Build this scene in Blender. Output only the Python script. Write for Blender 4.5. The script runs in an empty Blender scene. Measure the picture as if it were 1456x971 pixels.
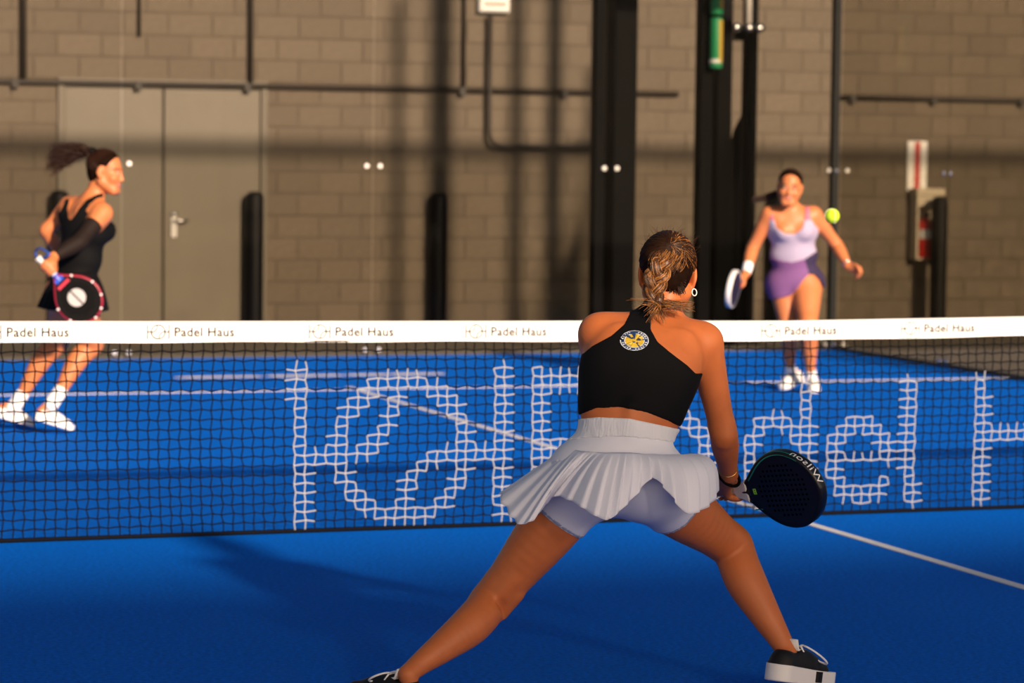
import bpy, math, random
import numpy as np
import openvdb
from mathutils import Matrix, Vector
random.seed(7); rng = np.random.default_rng(7)
SC = bpy.context.scene
COL = SC.collection

# ------------------------------------------------------------------ camera
F_PX, CX, CY, CAM_H = 4047.9, 728.0, 485.5, 1.6115
YAW, PITCH, ROLL = 0.3348, 0.0660, 0.0115
CAM_U, CAM_V = -5.3314, -11.5753
cyw, syw = math.cos(YAW), math.sin(YAW)
cpt, spt = math.cos(PITCH), math.sin(PITCH)
crl, srl = math.cos(ROLL), math.sin(ROLL)
right = Vector((cyw, -syw, 0)); fwdh = Vector((syw, cyw, 0)); zup = Vector((0, 0, 1))
fwd = fwdh * cpt - zup * spt
upv = fwdh * spt + zup * cpt
ex = right * crl + upv * srl
ey = -right * srl + upv * crl
cam_d = bpy.data.cameras.new('camera'); cam = bpy.data.objects.new('camera', cam_d); COL.objects.link(cam)
m = Matrix.Identity(4)
for i in range(3):
    m[i][0] = ex[i]; m[i][1] = ey[i]; m[i][2] = -fwd[i]
m[0][3], m[1][3], m[2][3] = CAM_U, CAM_V, CAM_H
cam.matrix_world = m
cam_d.sensor_width = 36; cam_d.sensor_fit = 'HORIZONTAL'; cam_d.lens = F_PX / 1456 * 36
cam_d.clip_end = 300
cam_d.dof.use_dof = True; cam_d.dof.focus_distance = 8.5; cam_d.dof.aperture_fstop = 4.0
SC.camera = cam

# ------------------------------------------------------------------ world, sun, exposure
SUN_EL = math.radians(20.0); SUN_AZ = (-0.17, 1.0)      # direction the light travels over the ground
W = bpy.data.worlds.new('world'); SC.world = W; W.use_nodes = True
wn = W.node_tree; wn.nodes.clear()
wo = wn.nodes.new('ShaderNodeOutputWorld'); wb = wn.nodes.new('ShaderNodeBackground'); sk = wn.nodes.new('ShaderNodeTexSky')
sk.sky_type = 'NISHITA'; sk.sun_disc = False; sk.sun_elevation = SUN_EL
sk.sun_rotation = math.atan2(-SUN_AZ[0], -SUN_AZ[1])
sk.air_density = 1.0; sk.dust_density = 1.5; sk.ozone_density = 1.0
wb.inputs['Strength'].default_value = 0.065
wn.links.new(sk.outputs[0], wb.inputs['Color']); wn.links.new(wb.outputs[0], wo.inputs['Surface'])
sun_d = bpy.data.lights.new('sun', 'SUN'); sun = bpy.data.objects.new('sun', sun_d); COL.objects.link(sun)
sd = Vector((SUN_AZ[0], SUN_AZ[1], 0)).normalized() * math.cos(SUN_EL) - zup * math.sin(SUN_EL)
sun.rotation_euler = sd.to_track_quat('-Z', 'Y').to_euler(); sun.location = (0, -20, 12)
sun_d.energy = 9.0; sun_d.angle = math.radians(3.0); sun_d.color = (1.0, 0.78, 0.60)
SC.view_settings.view_transform = 'Standard'; SC.view_settings.look = 'None'
SC.view_settings.exposure = 0.0; SC.view_settings.gamma = 1.0
SC.view_settings.use_curve_mapping = False

# ------------------------------------------------------------------ pixel helpers (a pixel is a direction only)
def ray(x, y):
    dx, dy = x - CX, y - CY
    a = (dx * crl + dy * srl) / F_PX; b = (-dx * srl + dy * crl) / F_PX
    up = -b
    return np.array([a, cpt + up * spt, -spt + up * cpt])     # right, forward, up
def J(x, y, D):                                               # camera-ground frame, at forward distance D
    r = ray(x, y); t = D / r[1]
    return np.array([r[0] * t, D, CAM_H + r[2] * t])
def to_world(p):
    return np.array([CAM_U + p[0] * cyw + p[1] * syw, CAM_V - p[0] * syw + p[1] * cyw, p[2]])
def on_v(x, y, v):                                            # on the vertical plane v = const -> (u, z)
    r = ray(x, y); dv = -r[0] * syw + r[1] * cyw; t = (v - CAM_V) / dv
    return CAM_U + (r[0] * cyw + r[1] * syw) * t, CAM_H + r[2] * t
def on_ground(x, y):
    r = ray(x, y); t = -CAM_H / r[2]
    return CAM_U + (r[0] * cyw + r[1] * syw) * t, CAM_V + (-r[0] * syw + r[1] * cyw) * t
def pixels(P):                                                # camera-ground frame points -> pixels (for cutting outlines)
    a = P[..., 0]; d = P[..., 1]; dz = P[..., 2] - CAM_H
    dd = d * cpt - dz * spt; up = dz * cpt + d * spt
    A = F_PX * a / dd; B = -F_PX * up / dd
    return CX + A * crl - B * srl, CY + A * srl + B * crl

# ------------------------------------------------------------------ materials
MATS = {}
def mat(name, col, rough=0.6, metal=0.0, noise=0.0, nscale=20.0, bump=0.0, bscale=200.0, rand=0.0, sss=0.0, sheen=0.0, spec=0.5, col2=None, stretch=None):
    if name in MATS: return MATS[name]
    M = bpy.data.materials.new(name); M.use_nodes = True; nt = M.node_tree
    b = nt.nodes['Principled BSDF']
    b.inputs['Base Color'].default_value = (*col, 1); b.inputs['Roughness'].default_value = rough
    b.inputs['Metallic'].default_value = metal; b.inputs['Specular IOR Level'].default_value = spec
    if sss: 
        b.inputs['Subsurface Weight'].default_value = sss; b.inputs['Subsurface Radius'].default_value = (0.012, 0.005, 0.003)
        b.inputs['Subsurface Scale'].default_value = 1.0
    if sheen: b.inputs['Sheen Weight'].default_value = sheen
    tc = nt.nodes.new('ShaderNodeTexCoord'); vec = tc.outputs['Object']
    if stretch:
        mp = nt.nodes.new('ShaderNodeMapping'); mp.inputs['Scale'].default_value = stretch
        nt.links.new(vec, mp.inputs['Vector']); vec = mp.outputs['Vector']
    fac = None
    if noise or col2:
        n = nt.nodes.new('ShaderNodeTexNoise'); n.inputs['Scale'].default_value = nscale; n.inputs['Detail'].default_value = 5
        nt.links.new(vec, n.inputs['Vector'])
        mix = nt.nodes.new('ShaderNodeMix'); mix.data_type = 'RGBA'
        lo = col if col2 else tuple(c * (1 - noise) for c in col)
        hi = col2 if col2 else tuple(min(1, c * (1 + noise)) for c in col)
        mix.inputs[6].default_value = (*lo, 1); mix.inputs[7].default_value = (*hi, 1)
        mr = nt.nodes.new('ShaderNodeMapRange'); mr.inputs['From Min'].default_value = 0.3; mr.inputs['From Max'].default_value = 0.7
        nt.links.new(n.outputs['Fac'], mr.inputs['Value']); nt.links.new(mr.outputs['Result'], mix.inputs[0])
        nt.links.new(mix.outputs[2], b.inputs['Base Color']); fac = mix.outputs[2]
    if rand:
        oi = nt.nodes.new('ShaderNodeObjectInfo'); mr = nt.nodes.new('ShaderNodeMapRange')
        mr.inputs['To Min'].default_value = 1 - rand; mr.inputs['To Max'].default_value = 1 + rand
        hv = nt.nodes.new('ShaderNodeHueSaturation')
        nt.links.new(oi.outputs['Random'], mr.inputs['Value']); nt.links.new(mr.outputs['Result'], hv.inputs['Value'])
        if fac is not None: nt.links.new(fac, hv.inputs['Color'])
        else: hv.inputs['Color'].default_value = (*col, 1)
        nt.links.new(hv.outputs['Color'], b.inputs['Base Color'])
    if bump:
        n = nt.nodes.new('ShaderNodeTexNoise'); n.inputs['Scale'].default_value = bscale; n.inputs['Detail'].default_value = 4
        nt.links.new(vec, n.inputs['Vector'])
        bp = nt.nodes.new('ShaderNodeBump'); bp.inputs['Strength'].default_value = bump; bp.inputs['Distance'].default_value = 0.01
        nt.links.new(n.outputs['Fac'], bp.inputs['Height']); nt.links.new(bp.outputs['Normal'], b.inputs['Normal'])
    MATS[name] = M
    return M
def srgb(r, g, b):
    f = lambda c: (c / 255 / 12.92) if c / 255 <= 0.04045 else ((c / 255 + 0.055) / 1.055) ** 2.4
    return (f(r), f(g), f(b))
def glass_mat():
    M = bpy.data.materials.new('tempered_glass'); M.use_nodes = True; nt = M.node_tree; nt.nodes.clear()
    o = nt.nodes.new('ShaderNodeOutputMaterial'); t = nt.nodes.new('ShaderNodeBsdfTransparent'); g = nt.nodes.new('ShaderNodeBsdfGlossy')
    t.inputs['Color'].default_value = (0.81, 0.80, 0.765, 1); g.inputs['Roughness'].default_value = 0.02
    fr = nt.nodes.new('ShaderNodeFresnel'); fr.inputs['IOR'].default_value = 1.14
    mx = nt.nodes.new('ShaderNodeMixShader')
    ge = nt.nodes.new('ShaderNodeNewGeometry'); mu = nt.nodes.new('ShaderNodeMath'); mu.operation = 'MULTIPLY_ADD'      # exit faces do not reflect again
    mu.inputs[1].default_value = -1.0; mu.inputs[2].default_value = 1.0; nt.links.new(ge.outputs['Backfacing'], mu.inputs[0])
    m2 = nt.nodes.new('ShaderNodeMath'); m2.operation = 'MULTIPLY'; nt.links.new(mu.outputs[0], m2.inputs[0]); nt.links.new(fr.outputs[0], m2.inputs[1])
    nt.links.new(m2.outputs[0], mx.inputs[0]); nt.links.new(t.outputs[0], mx.inputs[1]); nt.links.new(g.outputs[0], mx.inputs[2])
    nt.links.new(mx.outputs[0], o.inputs['Surface'])
    return M
GLASS = glass_mat()
M_TURF = mat('blue_turf', (0.0, 0.135, 0.66), 0.9, noise=0.25, nscale=60, bump=0.6, bscale=260, spec=0.04)
M_LINE = mat('white_line_turf', (0.72, 0.72, 0.74), 0.85, noise=0.08, nscale=80, bump=0.5, bscale=260, spec=0.1)
M_CONC = mat('concrete_ground', (0.15, 0.128, 0.098), 0.85, noise=0.18, nscale=2.5, bump=0.2, bscale=30)
M_BLOCK = mat('painted_block', (0.125, 0.098, 0.070), 0.8, noise=0.13, nscale=7, bump=0.3, bscale=70, rand=0.09)
M_MORTAR = mat('mortar', (0.09, 0.071, 0.05), 0.9, noise=0.15, nscale=12, bump=0.3, bscale=60)
M_DOOR = mat('door_paint', (0.125, 0.103, 0.072), 0.5, noise=0.06, nscale=3)
M_DFRAME = mat('door_frame_paint', (0.105, 0.086, 0.06), 0.5)
M_BLACK = mat('black_steel', (0.003, 0.003, 0.0035), 0.6, spec=0.06)
M_BOLL = mat('black_bollard_sleeve', (0.003, 0.003, 0.0035), 0.5, spec=0.15)
M_CONDUIT = mat('dark_conduit', (0.02, 0.015, 0.011), 0.6)
M_STEEL = mat('bright_steel', (0.75, 0.73, 0.7), 0.25, metal=1.0)
M_WHITE = mat('white_vinyl', (0.86, 0.85, 0.83), 0.55, noise=0.02, nscale=6)
M_INK = mat('dark_ink', (0.01, 0.01, 0.01), 0.7, spec=0.2)
M_CORD = mat('black_net_cord', (0.004, 0.004, 0.006), 0.8, spec=0.08)
M_CORDW = mat('white_net_paint', (0.30, 0.32, 0.36), 0.7)

# ------------------------------------------------------------------ mesh helpers
def mesh_obj(name, V, Fc, mats, parent=None, smooth=False, mi=None):
    me = bpy.data.meshes.new(name)
    V = np.asarray(V, dtype=np.float32)
    if isinstance(Fc, np.ndarray) and Fc.ndim == 2:
        n, k = Fc.shape
        me.vertices.add(len(V)); me.vertices.foreach_set('co', V.ravel())
        me.loops.add(n * k); me.loops.foreach_set('vertex_index', Fc.astype(np.int32).ravel())
        me.polygons.add(n); me.polygons.foreach_set('loop_start', np.arange(0, n * k, k, dtype=np.int32))
        me.update(calc_edges=True); me.validate()
    else:
        me.from_pydata([tuple(map(float, v)) for v in V], [], [tuple(int(i) for i in f) for f in Fc]); me.update()
    for q in (mats if isinstance(mats, (list, tuple)) else [mats]): me.materials.append(q)
    if mi is not None: me.polygons.foreach_set('material_index', np.asarray(mi, dtype=np.int32))
    if smooth: me.polygons.foreach_set('use_smooth', np.ones(len(me.polygons), dtype=bool))
    o = bpy.data.objects.new(name, me); COL.objects.link(o)
    if parent is not None: o.parent = parent
    return o
class MB:
    def __init__(s): s.V = []; s.F = []; s.M = []
    def add(s, V, Fc, mi=0):
        n = len(s.V); s.V += [tuple(v) for v in V]; s.F += [tuple(i + n for i in f) for f in Fc]; s.M += [mi] * len(Fc)
    def box(s, x0, x1, y0, y1, z0, z1, mi=0):
        V = [(x, y, z) for x in (x0, x1) for y in (y0, y1) for z in (z0, z1)]
        s.add(V, [(0, 1, 3, 2), (4, 6, 7, 5), (0, 4, 5, 1), (2, 3, 7, 6), (0, 2, 6, 4), (1, 5, 7, 3)], mi)
    def bevbox(s, x0, x1, y0, y1, z0, z1, b, mi=0):      # box with chamfered front edges (front = -y)
        V = [(x0, y1, z0), (x1, y1, z0), (x1, y1, z1), (x0, y1, z1), (x0, y0 + b, z0), (x1, y0 + b, z0), (x1, y0 + b, z1), (x0, y0 + b, z1),
             (x0 + b, y0, z0 + b), (x1 - b, y0, z0 + b), (x1 - b, y0, z1 - b), (x0 + b, y0, z1 - b)]
        Fc = [(0, 3, 2, 1), (8, 9, 10, 11)]
        for i in range(4):
            j = (i + 1) % 4; Fc += [(i, j, 4 + j, 4 + i), (4 + i, 4 + j, 8 + j, 8 + i)]
        s.add(V, Fc, mi)
    def tube(s, pts, r, n=8, mi=0, caps=True):
        pts = [np.asarray(p, float) for p in pts]; N = len(pts)
        rr = r if hasattr(r, '__len__') else [r] * N
        V = []; prev = None
        for i, p in enumerate(pts):
            t = pts[min(i + 1, N - 1)] - pts[max(i - 1, 0)]; t = t / (np.linalg.norm(t) + 1e-12)
            if prev is None:
                a = np.array([0, 0, 1.]) if abs(t[2]) < 0.9 else np.array([1., 0, 0])
            else: a = prev
            e1 = a - t * (a @ t); e1 /= np.linalg.norm(e1) + 1e-12; prev = e1; e2 = np.cross(t, e1)
            for k in range(n):
                q = 2 * math.pi * k / n; V.append(p + rr[i] * (math.cos(q) * e1 + math.sin(q) * e2))
        Fc = [(i * n + k, i * n + (k + 1) % n, (i + 1) * n + (k + 1) % n, (i + 1) * n + k) for i in range(N - 1) for k in range(n)]
        if caps: Fc += [tuple(range(n))[::-1], tuple((N - 1) * n + k for k in range(n))]
        s.add(V, Fc, mi)
    def lathe(s, prof, c=(0, 0, 0), n=24, mi=0):           # profile of (r, z)
        V = [(c[0] + r * math.cos(2 * math.pi * k / n), c[1] + r * math.sin(2 * math.pi * k / n), c[2] + z) for r, z in prof for k in range(n)]
        Fc = [(i * n + k, i * n + (k + 1) % n, (i + 1) * n + (k + 1) % n, (i + 1) * n + k) for i in range(len(prof) - 1) for k in range(n)]
        s.add(V, Fc, mi)
    def build(s, name, mats, parent=None, smooth=False):
        return mesh_obj(name, s.V, s.F, mats, parent, smooth, s.M)
def tag(o, label=None, cat=None, group=None, kind=None):
    if label: o['label'] = label
    if cat: o['category'] = cat
    if group: o['group'] = group
    if kind: o['kind'] = kind
    return o
def empty(name, loc=(0, 0, 0), rz=0.0):
    o = bpy.data.objects.new(name, None); COL.objects.link(o); o.location = loc; o.rotation_euler = (0, 0, rz); o.empty_display_size = 0.2
    return o
def text_mesh(s, size=1.0, res=3, space=1.0, off=0.0):
    c = bpy.data.curves.new('t', 'FONT'); c.body = s; c.size = size; c.resolution_u = res; c.space_character = space; c.offset = off
    o = bpy.data.objects.new('t', c); COL.objects.link(o)
    dg = bpy.context.evaluated_depsgraph_get(); dg.update()
    me = bpy.data.meshes.new_from_object(o.evaluated_get(dg))
    V = np.array([v.co[:] for v in me.vertices]); Fc = [tuple(p.vertices) for p in me.polygons]
    bpy.data.objects.remove(o); bpy.data.curves.remove(c); bpy.data.meshes.remove(me)
    return V, Fc
def strands(paths, r, sides=3):                            # many thin hairs as one mesh
    V = []; Fc = []; n = 0
    for P in paths:
        P = np.asarray(P, float); N = len(P)
        T = np.gradient(P, axis=0); T /= np.linalg.norm(T, axis=1, keepdims=True) + 1e-9
        a = np.array([0.31, 0.77, 0.55]); E1 = a - T * (T @ a)[:, None]; E1 /= np.linalg.norm(E1, axis=1, keepdims=True) + 1e-9
        E2 = np.cross(T, E1); w = r * np.linspace(1, 0.35, N)[:, None]
        R = np.stack([P + w * (math.cos(q) * E1 + math.sin(q) * E2) for q in [2 * math.pi * k / sides for k in range(sides)]], 1).reshape(-1, 3)
        V.append(R)
        i = np.arange(N - 1)[:, None] * sides; k = np.arange(sides)[None]; k2 = (k + 1) % sides
        Fc.append(np.stack([i + k, i + k2, i + sides + k2, i + sides + k], -1).reshape(-1, 4) + n); n += len(R)
    return np.concatenate(V), np.concatenate(Fc)

# ================================================================== SETTING
V_BACK, V_WALL = 10.0, 13.9
floor = MB(); floor.box(-5.0, 5.0, -10.0, 10.0, -0.02, 0.0)
floor = floor.build('floor', M_TURF); tag(floor, 'blue artificial turf padel court', kind='structure')
lines = [(-0.025, 0.025, -7.15, -0.02), (-0.025, 0.025, 0.02, 7.15), (-5, 5, 6.95, 7.0), (-5, 5, -7.0, -6.95)]
for a, b, c, d in lines:
    q = MB(); q.box(a, b, c, d, -0.004, 0.003); q.build('court_line', M_LINE, floor)
for x0, x1 in ((228, 350), (362, 470), (480, 536), (545, 617)):        # worn white paint marks behind the service line
    u0, v0 = on_ground(x0, 530.5); u1, v1 = on_ground(x1, 527.5); q = MB(); N = 14; V = []
    for i in range(N + 1):
        t = i / N; w = 0.09 * (1 - 0.75 * abs(2 * t - 1) ** 6) * (0.85 + 0.3 * random.random())
        u = u0 + (u1 - u0) * t; v = 8.15
        V += [(u, v - w, 0.003), (u, v + w, 0.003)]
    q.add(V, [(2 * i, 2 * i + 2, 2 * i + 3, 2 * i + 1) for i in range(N)]); q.build('paint_mark', M_LINE, floor)
g = MB(); g.box(-30, 30, -40, 30, -0.06, -0.021); g = g.build('ground', M_CONC); tag(g, 'grey concrete slab around the court', kind='structure')
# raised court edge
q = MB(); q.box(-5.12, 5.12, 10.03, 10.15, -0.021, 0.03); q.box(5.03, 5.15, -10, 10.03, -0.021, 0.03); q.box(-5.15, -5.03, -10, 10.03, -0.021, 0.03)
tag(q.build('trim_1', mat('kerb', (0.12, 0.11, 0.095), 0.7)), 'low grey kerb along the glass', kind='structure')
# unseen cloth screen added behind the camera to shade and warm the near half
def translucent_cloth(name, col, open_):
    M = bpy.data.materials.new(name); M.use_nodes = True; nt = M.node_tree; nt.nodes.clear()
    o = nt.nodes.new('ShaderNodeOutputMaterial'); b = nt.nodes.new('ShaderNodeBsdfTranslucent'); b.inputs['Color'].default_value = (*col, 1)
    t = nt.nodes.new('ShaderNodeBsdfTransparent'); mx = nt.nodes.new('ShaderNodeMixShader'); mx.inputs[0].default_value = open_
    nt.links.new(b.outputs[0], mx.inputs[1]); nt.links.new(t.outputs[0], mx.inputs[2]); nt.links.new(mx.outputs[0], o.inputs['Surface']); return M
M_CLOTH = translucent_cloth('diffuser_cloth', (0.72, 0.68, 0.6), 0.05)
added_screen = empty('added_screen', (0, -16.2, 0)); tag(added_screen, 'unseen pale translucent cloth screen added behind the near end to shade and fill the court', kind='structure')
for k in range(11):
    q = MB(); V = []
    for a in range(9):
        for z in (0.05, 1.9, 3.8, 5.72): V.append((-22 + 4 * k + 0.05 + 3.9 * a / 8, 0.025 * math.sin(a * 1.9 + z + k), z))
    q.add(V, [(4 * a + b, 4 * a + 4 + b, 4 * a + 5 + b, 4 * a + 1 + b) for a in range(8) for b in range(3)]); q.build('diffuser', M_CLOTH, added_screen, True)
for k in range(12):
    q = MB(); q.tube([(-22 + 4 * k, 0.06, -0.02), (-22 + 4 * k, 0.06, 5.75)], 0.04, 10); q.build('screen_post', M_BLACK, added_screen)

# block wall behind the far glass
pipe_u0, pipe_z = on_v(430, 124, V_WALL)
du0, dz1 = on_v(82, 128, V_WALL); du1, _ = on_v(380, 128, V_WALL); dz1 = 2.24
WU0, WU1, WZ1 = -7.0, 10.5, 4.6
q = MB()
q.box(WU0, du0, V_WALL, V_WALL + 0.25, -0.02, WZ1); q.box(du1, WU1, V_WALL, V_WALL + 0.25, -0.02, WZ1); q.box(du0, du1, V_WALL, V_WALL + 0.25, dz1, WZ1)
wall = q.build('wall_far', M_MORTAR); tag(wall, 'tan painted concrete block wall', kind='structure')
BL, BH = 0.406, 0.203
bm = MB(); bm.bevbox(-0.5, 0.5, 0, 0.02, 0, 1, 0.02); 
blk_me = None; cells = []
for r in range(int(WZ1 / BH)):
    z0 = r * BH; z1 = min(z0 + BH, WZ1); off = (r % 2) * BL / 2
    n0 = int(math.floor((WU0 - off) / BL))
    u = n0 * BL + off
    while u < WU1:
        a, b = max(u, WU0), min(u + BL, WU1); u += BL
        segs = [(a, b)]
        if z0 < dz1 - 0.02:
            segs = [s for s in ((a, min(b, du0)), (max(a, du1), b)) if s[1] - s[0] > 0.03]
        zz0 = z0 if not (z0 < dz1 < z1) else z0
        for s in segs: cells.append((s[0], s[1], zz0, z1))
def vis(c):
    um, zm = (c[0] + c[1]) / 2, (c[2] + c[3]) / 2
    p = np.array([(um - CAM_U) * cyw - (V_WALL - CAM_V) * syw, (um - CAM_U) * syw + (V_WALL - CAM_V) * cyw, zm]); x, y = pixels(p)
    inside = -30 < x < 1486 and -20 < y < 470
    return (0 if inside else 1, p[1] + (0 if zm > 1.0 else 6))
cells.sort(key=vis)
rest = MB(); jt = 0.005
for i, (a, b, z0, z1) in enumerate(cells):
    yo = random.uniform(-0.0025, 0.0025)
    if i < 300:
        if blk_me is None:
            t = MB(); t.bevbox(-0.5, 0.5, -0.006, 0.02, -0.5, 0.5, 0.01); o0 = t.build('block', M_BLOCK, wall); blk_me = o0.data; o = o0
        else:
            o = bpy.data.objects.new('block', blk_me); COL.objects.link(o); o.parent = wall
        o.location = ((a + b) / 2, V_WALL + yo, (z0 + z1) / 2); o.scale = (b - a - 2 * jt, 1, z1 - z0 - 2 * jt)
    else:
        rest.bevbox(a + jt, b - jt, V_WALL - 0.006 + yo, V_WALL + 0.02, z0 + jt, z1 - jt, 0.005)
rb = rest.build('block_courses', M_BLOCK, wall); rb['kind'] = 'stuff'
# double door
door = empty('door_1', ((du0 + du1) / 2, V_WALL, 0)); tag(door, 'double steel door painted like the wall', kind='structure')
hw = (du1 - du0) / 2
fr = MB(); fr.box(-hw, -hw + 0.06, -0.03, 0.1, 0, dz1); fr.box(hw - 0.06, hw, -0.03, 0.1, 0, dz1); fr.box(-hw + 0.06, hw - 0.06, -0.03, 0.1, dz1 - 0.06, dz1); fr.build('door_frame', M_DFRAME, door)
mu, _ = on_v(232, 300, V_WALL); mx = mu - (du0 + du1) / 2
for a, b in ((-hw + 0.066, mx - 0.009), (mx + 0.009, hw - 0.066)):
    q = MB(); q.bevbox(a, b, 0.0, 0.045, 0.01, dz1 - 0.068, 0.004); q.build('door_leaf', M_DOOR, door)
q = MB(); q.box(mx - 0.02, mx + 0.02, 0.03, 0.09, 0, dz1 - 0.06); q.build('meeting_stile', mat('dark_gap', (0.02, 0.018, 0.015), 0.8), door)
hu, hz = on_v(247, 318, V_WALL); hx = hu - (du0 + du1) / 2
q = MB(); q.bevbox(hx - 0.032, hx + 0.032, -0.016, 0.0, hz - 0.13, hz + 0.11, 0.006); hp = q.build('handle_plate', M_STEEL, door)
q = MB(); q.tube([(hx, -0.01, hz + 0.03), (hx, -0.065, hz + 0.03), (hx + 0.02, -0.075, hz + 0.03), (hx + 0.12, -0.075, hz + 0.03)], 0.012, 10); q.build('lever', M_STEEL, hp, True)
q = MB(); q.tube([(hx, -0.012, hz + 0.085), (hx, -0.035, hz + 0.085)], 0.026, 14); q.build('lock_cylinder', M_STEEL, hp, True)

# conduits on the wall
def conduit(pts, r, label, brackets=(), back=0.0):
    q = MB(); P = []
    for i, p in enumerate(pts):
        if 0 < i < len(pts) - 1:                       # round the elbow
            a = np.array(pts[i - 1], float); b = np.array(p, float); c = np.array(pts[i + 1], float)
            d1 = (a - b) / np.linalg.norm(a - b); d2 = (c - b) / np.linalg.norm(c - b); k = 0.14
            for t in np.linspace(0, 1, 7):
                P.append((1 - t) ** 2 * (b + d1 * k) + 2 * t * (1 - t) * b + t * t * (b + d2 * k))
        else: P.append(np.array(p, float))
    P = [(a, V_WALL - 0.014 - r - back, b) for a, b in P]
    e = empty('conduit', (P[0][0], V_WALL - 0.014, P[0][2])); O = np.array(e.location)
    q.tube([np.array(x) - O for x in P], r, 10); q.build('pipe', M_CONDUIT, e, True)
    for (bu, bz) in brackets:
        t = MB(); t.box(bu - 0.03 - O[0], bu + 0.03 - O[0], -0.002 - 2 * r - 0.004, 0.0, bz - r - 0.03 - O[2], bz + r + 0.005 - O[2]); t.build('bracket', M_CONDUIT, e)
    tag(e, label, 'conduit')
PZ0 = on_v(430, 124, V_WALL)[1]
conduit([(WU0, PZ0), (on_v(962, 134, V_WALL)[0], PZ0)], 0.024, 'long dark horizontal conduit running above the double door', [(on_v(x, 124, V_WALL)[0], PZ0) for x in (20, 195, 350, 655, 800)])
conduit([(on_v(1195, 139, V_WALL)[0], PZ0), (WU1, PZ0)], 0.022, 'dark horizontal conduit above the fire extinguisher cabinet', [(on_v(x, 139, V_WALL)[0], PZ0) for x in (1210, 1325, 1450)])
conduit([(on_v(32, 60, V_WALL)[0], WZ1), (on_v(32, 60, V_WALL)[0], PZ0 + 0.03)], 0.03, 'thick vertical conduit dropping onto the horizontal pipe left of the door')
conduit([(on_v(355, 60, V_WALL)[0], WZ1), (on_v(355, 60, V_WALL)[0], PZ0 + 0.03)], 0.026, 'vertical conduit dropping to the right top corner of the door')
conduit([(on_v(197, 40, V_WALL)[0], WZ1), (on_v(197, 40, V_WALL)[0], on_v(197, 52, V_WALL)[1])], 0.016, 'short thin conduit ending in mid wall over the door')
conduit([(on_v(658, 60, V_WALL)[0], WZ1), (on_v(658, 60, V_WALL)[0], PZ0 + 0.03)], 0.02, 'vertical conduit dropping beside the white alarm box')
au, az = on_v(693, 18, V_WALL); eu, ez = on_v(693, 208, V_WALL); fu, _ = on_v(880, 210, V_WALL)
conduit([(au, az - 0.02), (au, ez), (fu, ez), (fu, 0.7)], 0.02, 'bent conduit running from the white alarm box down and along', back=0.06)
# alarm box at the top
bu, bz = on_v(699, 18, V_WALL)
e = empty('alarm_box', (bu, V_WALL - 0.014, bz)); tag(e, 'white wall box with faded red print above a bent conduit', 'alarm box')
q = MB(); q.bevbox(-0.15, 0.15, -0.09, 0.0, 0, 0.26, 0.02); q.build('housing', M_WHITE, e)
for k in range(2):
    q = MB(); q.box(-0.11, 0.11, -0.0915, -0.0905, 0.05 + k * 0.1, 0.10 + k * 0.1); q.build('print_band', mat('faded_red_print', (0.75, 0.38, 0.34), 0.6), e)
# extinguisher sign and cabinet
su0, sz0 = on_v(1288, 271, V_WALL); su1, sz1 = on_v(1317, 201, V_WALL)
e = empty('fire_sign', ((su0 + su1) / 2, V_WALL - 0.014, sz0)); tag(e, 'tall white sign with a red vertical band over the extinguisher cabinet', 'sign')
w = (su1 - su0) / 2; h = sz1 - sz0
q = MB(); q.bevbox(-w, w, -0.012, 0, 0, h, 0.003); q.build('sign_plate', M_WHITE, e)
q = MB(); q.box(-w * 0.3, w * 0.3, -0.0135, -0.0122, 0.02, h - 0.01); q.build('red_band', mat('sign_red', (0.55, 0.06, 0.05), 0.6), e)
cu0, cz0 = on_v(1291, 368, V_WALL); cu1, cz1 = on_v(1329, 275, V_WALL)
e = empty('extinguisher_cabinet', ((cu0 + cu1) / 2, V_WALL - 0.014, cz0)); tag(e, 'off-white wall cabinet holding a fire extinguisher under the tall sign', 'cabinet')
w = (cu1 - cu0) / 2; h = cz1 - cz0; M_CAB = mat('cabinet_paint', (0.55, 0.47, 0.36), 0.5)
q = MB(); q.box(-w, -w + 0.02, -0.16, 0, 0, h); q.box(w - 0.02, w, -0.16, 0, 0, h); q.box(-w + 0.02, w - 0.02, -0.16, 0, h - 0.12, h); q.box(-w + 0.02, w - 0.02, -0.16, 0, 0, 0.015); q.box(-w + 0.02, w - 0.02, -0.02, 0, 0.015, h - 0.12); q.build('cabinet_body', M_CAB, e)
q = MB(); q.bevbox(-w - 0.01, w + 0.02, -0.175, 0, h - 0.02, h + 0.05, 0.008); q.build('cabinet_cap', M_CAB, e)
x = empty('fire_extinguisher', ((cu0 + cu1) / 2 - 0.01, V_WALL - 0.125, cz0 + 0.016)); tag(x, 'red fire extinguisher with white label inside the wall cabinet', 'extinguisher')
q = MB(); q.lathe([(0, 0), (0.078, 0.0), (0.082, 0.01), (0.082, 0.34), (0.068, 0.375), (0.025, 0.395), (0.02, 0.41), (0, 0.41)]); q.build('cylinder', mat('extinguisher_red', (0.7, 0.03, 0.02), 0.35), x, True)
q = MB(); q.lathe([(0.083, 0.19), (0.083, 0.28)], n=24); q.build('label', M_WHITE, x, True)
q = MB(); q.box(-0.015, 0.015, -0.06, 0.04, 0.41, 0.445); q.build('valve_handle', M_BLACK, x)

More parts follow.
